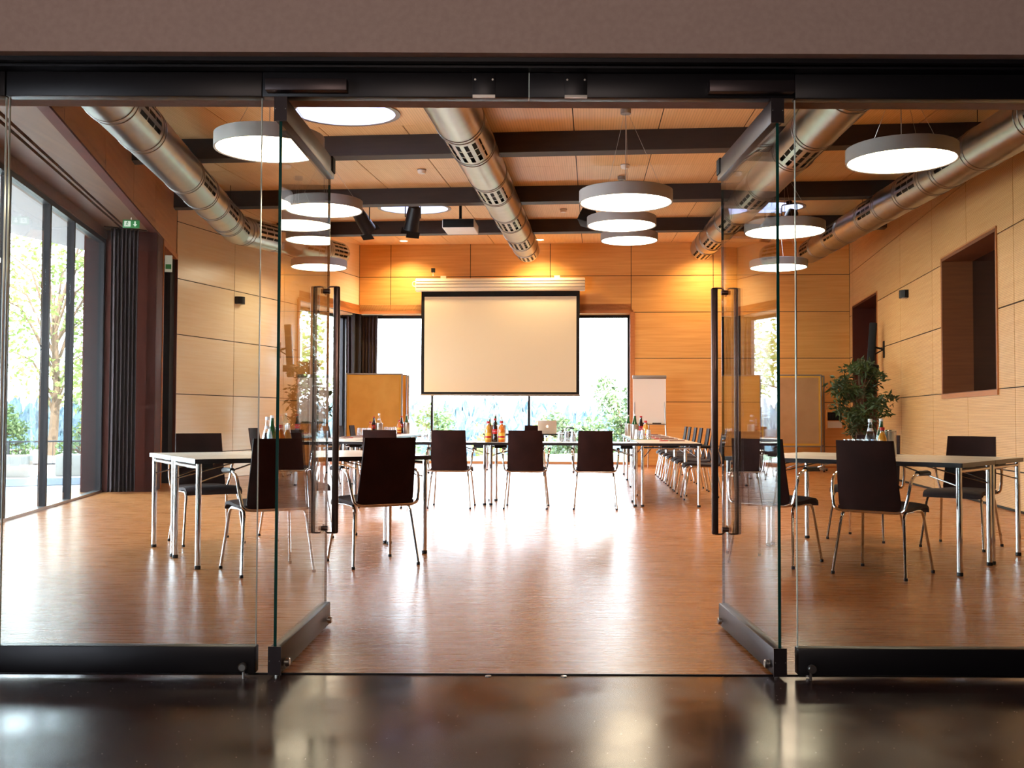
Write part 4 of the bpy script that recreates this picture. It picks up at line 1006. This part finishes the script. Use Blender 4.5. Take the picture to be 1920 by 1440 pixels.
# exit signs
def exit_sign(label, loc, rz):
    t_ = thing('exit_sign', label, 'exit sign', loc, rz); t_.scale = (.62, .62, .62)
    b = MB(); b.bbox(-.16, .16, -.02, .02, 0, .16, .004); b.build('housing', M['exitgreen'], t_)
    b = MB(); y0, y1 = -.0235, -.02
    b.box(-.13, -.01, y0, y1, .025, .135); q = b.build('door_symbol', M['exitwhite'], t_, smooth=False)
    b = MB(); mx = Matrix.Translation((-.075, -.024, .08)) @ Matrix.Rotation(R(90), 4, 'X')
    b.lathe([(.012, 0), (.012, .002)], 12, c=(.008, .035, 0), mx=mx)
    for a, c in (((.0, .02), (-.008, -.012)), ((-.008, -.012), (.02, -.03)), ((-.008, -.012), (-.03, -.036)), ((0, .018), (.028, .008)), ((0, .018), (-.026, .012))):
        d = Vector(c) - Vector(a); nn = Vector((-d.y, d.x)).normalized() * .006; b.prism([tuple(Vector(a) + nn), tuple(Vector(a) - nn), tuple(Vector(c) - nn), tuple(Vector(c) + nn)], 0, .002, mx)
    b.build('running_figure', M['exitgreen'], q, smooth=False)
    b = MB(); mx = Matrix.Translation((.075, -.0205, .08)) @ Matrix.Rotation(R(90), 4, 'X')
    b.prism([(-.014, .052), (-.014, -.005), (-.042, -.005), (0, -.055), (.042, -.005), (.014, -.005), (.014, .052)], 0, .003, mx); b.build('arrow', M['exitwhite'], t_, smooth=False)
    b = MB(); b.tube([(0, 0, .16), (0, 0, .21)], .01, 8); b.build('stem', M['white'], t_); return t_
exit_sign('green exit sign hanging from the wooden soffit above the left windows', (PX(241, 12.9), 12.9, 3.38), R(12))
t_ = wall_thing('notice_plate', 'small white sign projecting above the dark doorway on the left', 'sign', dmw, .03, 3.1, -.02)
b = MB(); b.bbox(-.012, .012, -.1, 0, .02, .26, .003); b.build('plate', M['exitwhite'], t_); b = MB(); b.box(-.0145, -.011, -.09, -.01, .06, .13); b.build('pictogram', M['exitgreen'], t_, smooth=False)
# ceiling boxes and stage lights
for px, Y, lb in ((788, 14.1, 'small white ceiling box left of the middle duct'), (1172, 13.75, 'small white ceiling box above the middle pendant lamps'), (1056, 17.6, 'small white ceiling box right of the middle duct, between the far beams'), (905, 20.3, 'small white ceiling box right of the projector')):
    t_ = thing('smoke_detector', lb, 'detector', (PX(px, Y), Y, ceil_z(Y, PX(px, Y))), 0, 'ceiling detectors')
    b = MB(); b.lathe([(.0, -.055), (.045, -.055), (.055, -.04), (.06, 0)], 20, caps=False); b.build('body', M['white'], t_); b = MB(); b.lathe([(.062, -.012), (.062, .0)], 20); b.build('base', M['lampwhite'], t_)
def spot(label, px, Y, z, tilt, rz, barn=True):
    t_ = thing('stage_spotlight', label, 'spotlight', (PX(px, Y), Y, z), rz, 'black stage spotlights')
    mx = Matrix.Rotation(R(tilt), 4, 'X')
    b = MB(); b.lathe([(.05, .2), (.1, .17), (.11, .05), (.115, -.12), (.12, -.2), (.105, -.2), (.1, -.12)], 24, mx=mx, caps=False); b.lathe([(.0, .2), (.05, .2)], 24, mx=mx, caps=False); b.build('housing', M['plastic'], t_)
    b = MB(); b.lathe([(.0, -.15), (.1, -.15)], 24, mx=mx, caps=False); b.build('lens', M['darkglass'], t_)
    top = ceil_z(Y, PX(px, Y)) - z
    b = MB(); b.tube(arc([(-.13, 0, 0), (-.13, 0, .26), (.13, 0, .26), (.13, 0, 0)], .03), .009, 6); b.build('yoke', M['black'], t_)
    b = MB(); b.tube([(0, 0, .26), (0, 0, top)], .012, 8); b.box(-.04, .04, -.03, .03, .26, .31); b.build('clamp', M['black'], t_)
    if barn:
        b = MB()
        for k in range(2): b.box(-.11, .11, -.004, .004, -.3, -.2, mx @ Matrix.Translation((0, (.12, -.12)[k], 0)))
        b.build('barn_door', M['black'], t_, smooth=False)
spot('black spotlight at the left, beside the second pendant lamp', 678, 16.6, 4.19, -50, 2.6)
spot('black spotlight hanging in front of the round skylight', 772, 16.4, 4.2, 25, .5)
spot('black spotlight at the right, in front of the right skylight', 1482, 16.7, 4.24, -40, -.7)
t_ = thing('ceiling_loudspeaker', 'black wedge loudspeaker on the ceiling behind the middle lamps', 'loudspeaker', (PX(1098, 16.6), 16.6, 4.16), -.3)
b = MB(); b.bbox(-.12, .12, -.12, .12, -.02, .2, .01, 2, Matrix.Rotation(R(-20), 4, 'X') @ Matrix.Rotation(R(20), 4, 'Y')); b.build('cabinet', M['black'], t_); b = MB(); b.tube([(0, 0, .15), (0, 0, ceil_z(16.6) - 4.16)], .012, 8); b.build('bracket', M['black'], t_)

# ------------------------------------------------------------------ plants
def leaf_cloud(n, centers, size, seed, droop=.3, ratio=.42):
    random.seed(seed); vs_, fs = [], []
    for _ in range(n):
        c, rad = random.choice(centers); 
        while True:
            p = Vector((random.uniform(-1, 1), random.uniform(-1, 1), random.uniform(-1, 1)))
            if p.length <= 1: break
        p = Vector(c) + Vector((p.x * rad[0], p.y * rad[1], p.z * rad[2]))
        d = Vector((random.gauss(0, 1), random.gauss(0, 1), random.gauss(-droop, .7))).normalized(); s = d.cross(Vector((random.gauss(0, 1), random.gauss(0, 1), random.gauss(0, 1)))).normalized()
        L = size * random.uniform(.7, 1.25); w_ = L * ratio; up = d.cross(s) * w_ * .25; b0 = len(vs_)
        vs_ += [p, p + d * L * .5 + s * w_ * .5 + up, p + d * L, p + d * L * .5 - s * w_ * .5 + up, p + d * L * .5]
        fs += [(b0, b0 + 1, b0 + 4), (b0 + 1, b0 + 2, b0 + 4), (b0 + 2, b0 + 3, b0 + 4), (b0 + 3, b0, b0 + 4)]
    return vs_, fs
def raw(name, vs_, fs, m_, par=None):
    me = bpy.data.meshes.new(name); me.from_pydata([tuple(v) for v in vs_], [], fs); me.materials.append(m_); o = bpy.data.objects.new(name, me); COL.objects.link(o); o.parent = par; return o
def ficus(label, loc, seed, H=2.1, Wd=.47):
    t_ = thing('potted_ficus', label, 'plant', loc, 0, 'potted ficus trees'); random.seed(seed)
    b = MB(); b.lathe([(.0, 0), (.14, 0), (.2, .4), (.215, .42), (.2, .42), (.18, .37), (0, .37)], 28, caps=False); pt = b.build('pot', M['pot'], t_)
    b = MB(); b.lathe([(0, .372), (.182, .372)], 24, caps=False); b.build('soil', M['soil'], pt)
    b = MB(); cs = []
    for k in range(3):
        a = k * 2.1; b.tube([(.04 * math.cos(a), .04 * math.sin(a), .36), (.05 * math.cos(a + 1), .05 * math.sin(a + 1), .8), (.09 * math.cos(a + .4), .09 * math.sin(a + .4), 1.35)], [.016, .013, .009], 7)
    for k in range(40):
        a = random.uniform(0, 6.28); z = random.uniform(.8, H - .14); q = Wd * math.sin(min(1, (z - .8) / (H - .85)) * PI * .92 + .15) ** .7 * random.uniform(.35, .95) if True else 0
        e = Vector((q * math.cos(a), q * math.sin(a), z)); b.tube([(.05 * math.cos(a), .05 * math.sin(a), z - .3), e * .6 + Vector((0, 0, z * .4 - .02)), e], [.007, .005, .003], 5); cs.append((tuple(e), (.13, .13, .12)))
    b.build('stem', M['bark'], t_)
    vs_, fs = leaf_cloud(1900, cs, .115, seed, .3, .34); raw('foliage', vs_, fs, M['ficus'], t_); return t_
ficus('leafy potted ficus before the dark doorway on the right', (5.78, 17.3, 0), 3, 2.08, .5)
ficus('leafy potted ficus before the left corner window', (-3.65, 18.6, 0), 9, 2.1, .48)

# ------------------------------------------------------------------ outside
b = MB(); b.prism([(-40, 2), (-4.0, 4.0), (-5.5, 14.2), (-6.3, 16.4), (-4.0, 24), (-8, 34), (-40, 34)], -.3, -.03); structure(b.build('terrace', M['paving'], smooth=False))
b = MB(); b.prism([(-12.5, 12.5), (-6.0, 16.6), (-6.0, 18.6), (-12.5, 15.5)], -.03, -.02); structure(b.build('path', M['asphalt'], smooth=False))
vs_, fs = [], []; nx, ny = 40, 40
for j in range(ny + 1):
    for i in range(nx + 1):
        x = -220 + 440 * i / nx; y = 23.6 + 260 * (j / ny) ** 1.6; q = (y - 23.6)
        z = -.35 - 9 * (1 - math.exp(-q / 25)) + (max(0, q - 70) / 130) ** 1.3 * 8 + 1.2 * math.sin(x * .03 + y * .02)
        vs_.append((x, y, z))
for j in range(ny):
    for i in range(nx): a = j * (nx + 1) + i; fs.append((a, a + 1, a + nx + 2, a + nx + 1))
structure(raw('meadow', vs_, fs, M['grass']))
b = MB(); b.box(-60, -4.4, 24, 40, -.6, -.32); structure(b.build('lawn', M['grass'], smooth=False))
b = MB(); b.prism([(-5.6, 4.0), (-9.6, 7.0), (-8.5, 10), (-6.05, 18.2), (-5.7, 14.3), (-4.2, 4.0)], 3.62, 3.9)
structure(b.build('roof_overhang', M['overhang'], smooth=False))
# forest on the far slope, many crowns nobody could count
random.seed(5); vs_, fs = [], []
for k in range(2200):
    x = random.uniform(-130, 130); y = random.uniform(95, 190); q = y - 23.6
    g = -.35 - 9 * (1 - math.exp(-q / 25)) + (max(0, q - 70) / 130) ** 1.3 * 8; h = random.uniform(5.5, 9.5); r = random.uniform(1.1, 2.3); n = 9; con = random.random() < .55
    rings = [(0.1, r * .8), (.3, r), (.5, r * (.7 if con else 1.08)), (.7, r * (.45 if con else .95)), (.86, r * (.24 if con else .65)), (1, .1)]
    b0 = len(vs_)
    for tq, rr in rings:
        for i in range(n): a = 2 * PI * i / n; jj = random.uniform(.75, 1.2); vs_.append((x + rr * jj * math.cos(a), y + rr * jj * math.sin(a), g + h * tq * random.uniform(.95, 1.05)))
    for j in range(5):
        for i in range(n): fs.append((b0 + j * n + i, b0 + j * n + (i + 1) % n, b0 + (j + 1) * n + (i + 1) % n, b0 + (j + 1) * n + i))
o = raw('forest', vs_, fs, M['forest']); tag(o, 'haze-tinted forest on the far slope seen under the screen', 'forest', kind='stuff')
def tree(label, loc, H, Wd, n, size, m_, seed, trunk=True, group=None, flowers=False, cat='tree', zlo=.3):
    t_ = thing('tree' if cat == 'tree' else 'bush', label, cat, loc, 0, group); random.seed(seed)
    b = MB(); cs = []
    b.tube([(0, 0, 0), (.1, .05, H * .3), (0, .1, H * .6)], [.05 + H * .014, .04 + H * .01, .04], 8)
    for k in range(22):
        a = random.uniform(0, 6.28); z = random.uniform(H * zlo, H * .95); q = Wd * random.uniform(.3, 1) * math.sin(PI * min(.95, max(.12, (z / H - zlo * .8) / (1.05 - zlo * .8)))) ** .6
        e = Vector((q * math.cos(a), q * math.sin(a), z)); b.tube([(0, .05, max(.1, z * .6)), e * .5 + Vector((0, 0, z * .42)), e], [.045, .03, .012], 6); cs.append((tuple(e), (Wd * .3, Wd * .3, H * .1)))
    b.build('trunk', M['bark'], t_)
    v, f_ = leaf_cloud(n, cs, size, seed, .1, .55); raw('foliage', v, f_, m_, t_)
    if flowers:
        v, f_ = leaf_cloud(n // 3, [(c, tuple(q * 1.05 for q in r)) for c, r in cs], size * .9, seed + 1, -.5, .8); raw('blossom', v, f_, M['blossom'], t_)
    return t_
TG = 'trees beyond the terrace'
tree('tall yellow-green tree beyond the terrace, left of the others', (-12.6, 22.0, -.3), 6.5, 1.9, 2600, .17, M['treeleaf'], 11, group=TG)
tree('airy spring tree behind the terrace windows, in the middle', (-12.6, 28.5, -.3), 7.0, 2.2, 2200, .18, M['treeleaf'], 12, group=TG)
tree('yellow-green tree nearest the dark curtain, beyond the terrace', (-10.0, 25.6, -.3), 4.2, 1.2, 1100, .17, M['treeleaf'], 13, group=TG)
tree('light green tree seen through the corner window behind the ficus', (-7.3, 30, -1), 7.2, 2.6, 3000, .2, M['treeleaf'], 14, group=TG)
for i, (x, y, lb) in enumerate(((-10.9, 21.9, 'rounded green bush behind the terrace railing, left'), (-9.3, 22.8, 'rounded green bush behind the terrace railing, middle'), (-7.7, 23.9, 'rounded green bush behind the terrace railing, right'))):
    tree(lb, (x, y, -.3), 1.7, .75, 1500, .1, M['shrubleaf'], 20 + i, cat='bush', group='bushes along the railing', zlo=.1)
tree('pale flowering bush outside the right half of the back window', (1.75, 28.6, -2.4), 3.5, 1.15, 3000, .14, M['shrubleaf'], 30, flowers=True, cat='bush', zlo=.15, group='bushes outside the back window')
tree('large leafy tree at the right edge of the back window', (3.4, 30.5, -2.7), 5.0, 1.25, 3400, .15, M['shrubleaf'], 31, flowers=True, zlo=.15, group='trees outside the back window')
tree('round pale green tree beyond the bottles in the middle of the back window', (.3, 50, -7.2), 8.2, 2.6, 2200, .32, M['treeleaf'], 32, group='trees outside the back window', zlo=.2)
tree('round bush low outside the back window, left of the middle', (-1.6, 34, -4.0), 3.6, 1.5, 1800, .17, M['shrubleaf'], 33, cat='bush', zlo=.1, group='bushes outside the back window')
tree('round bush low outside the back window, right of the middle', (1.3, 36.0, -4.3), 3.4, 1.3, 1800, .16, M['shrubleaf'], 34, cat='bush', zlo=.1, group='bushes outside the back window')
tree('slim dark green tree outside the back window, under the left of the screen', (-4.6, 58, -7.5), 9.3, 2.2, 2200, .34, M['shrubleaf'], 35, group='trees outside the back window', zlo=.15)
# railing and stone blocks on the terrace
t_ = thing('railing', 'dark metal railing at the edge of the terrace', 'railing', (0, 0, 0)); RA, RB = Vector((-13.2, 18.6)), Vector((-7.0, 23.2)); rd = (RB - RA); rl = rd.length; rd.normalize()
for z in (.06, .52):
    b = MB(); b.tube([(RA.x, RA.y, z), (RB.x, RB.y, z)], .018, 6); b.build('rail', M['fencemetal'], t_)
for k in range(5):
    p = RA + rd * (rl * k / 4); b = MB(); b.box(p.x - .02, p.x + .02, p.y - .02, p.y + .02, -.04, .54); b.build('post', M['fencemetal'], t_, smooth=False)
b = MB()
for k in range(60):
    p = RA + rd * (rl * (k + .5) / 60); b.tube([(p.x, p.y, .06), (p.x, p.y, .52)], .006, 5)
b.build('bars', M['fencemetal'], t_)
for i, (x, y, l, rz, lb) in enumerate(((-9.1, 18.2, 1.3, .3, 'pale stone block on the terrace, left'), (-7.6, 18.9, 1.2, .3, 'pale stone block on the terrace, near the curtain'))):
    b = MB(); b.bbox(-l / 2, l / 2, -.25, .25, 0, .38, .03, 2); o = b.build('stone_block', M['stone']); o.location = (x, y, -.03); o.rotation_euler = (0, 0, rz); tag(o, lb, 'stone', 'stone blocks on the terrace')
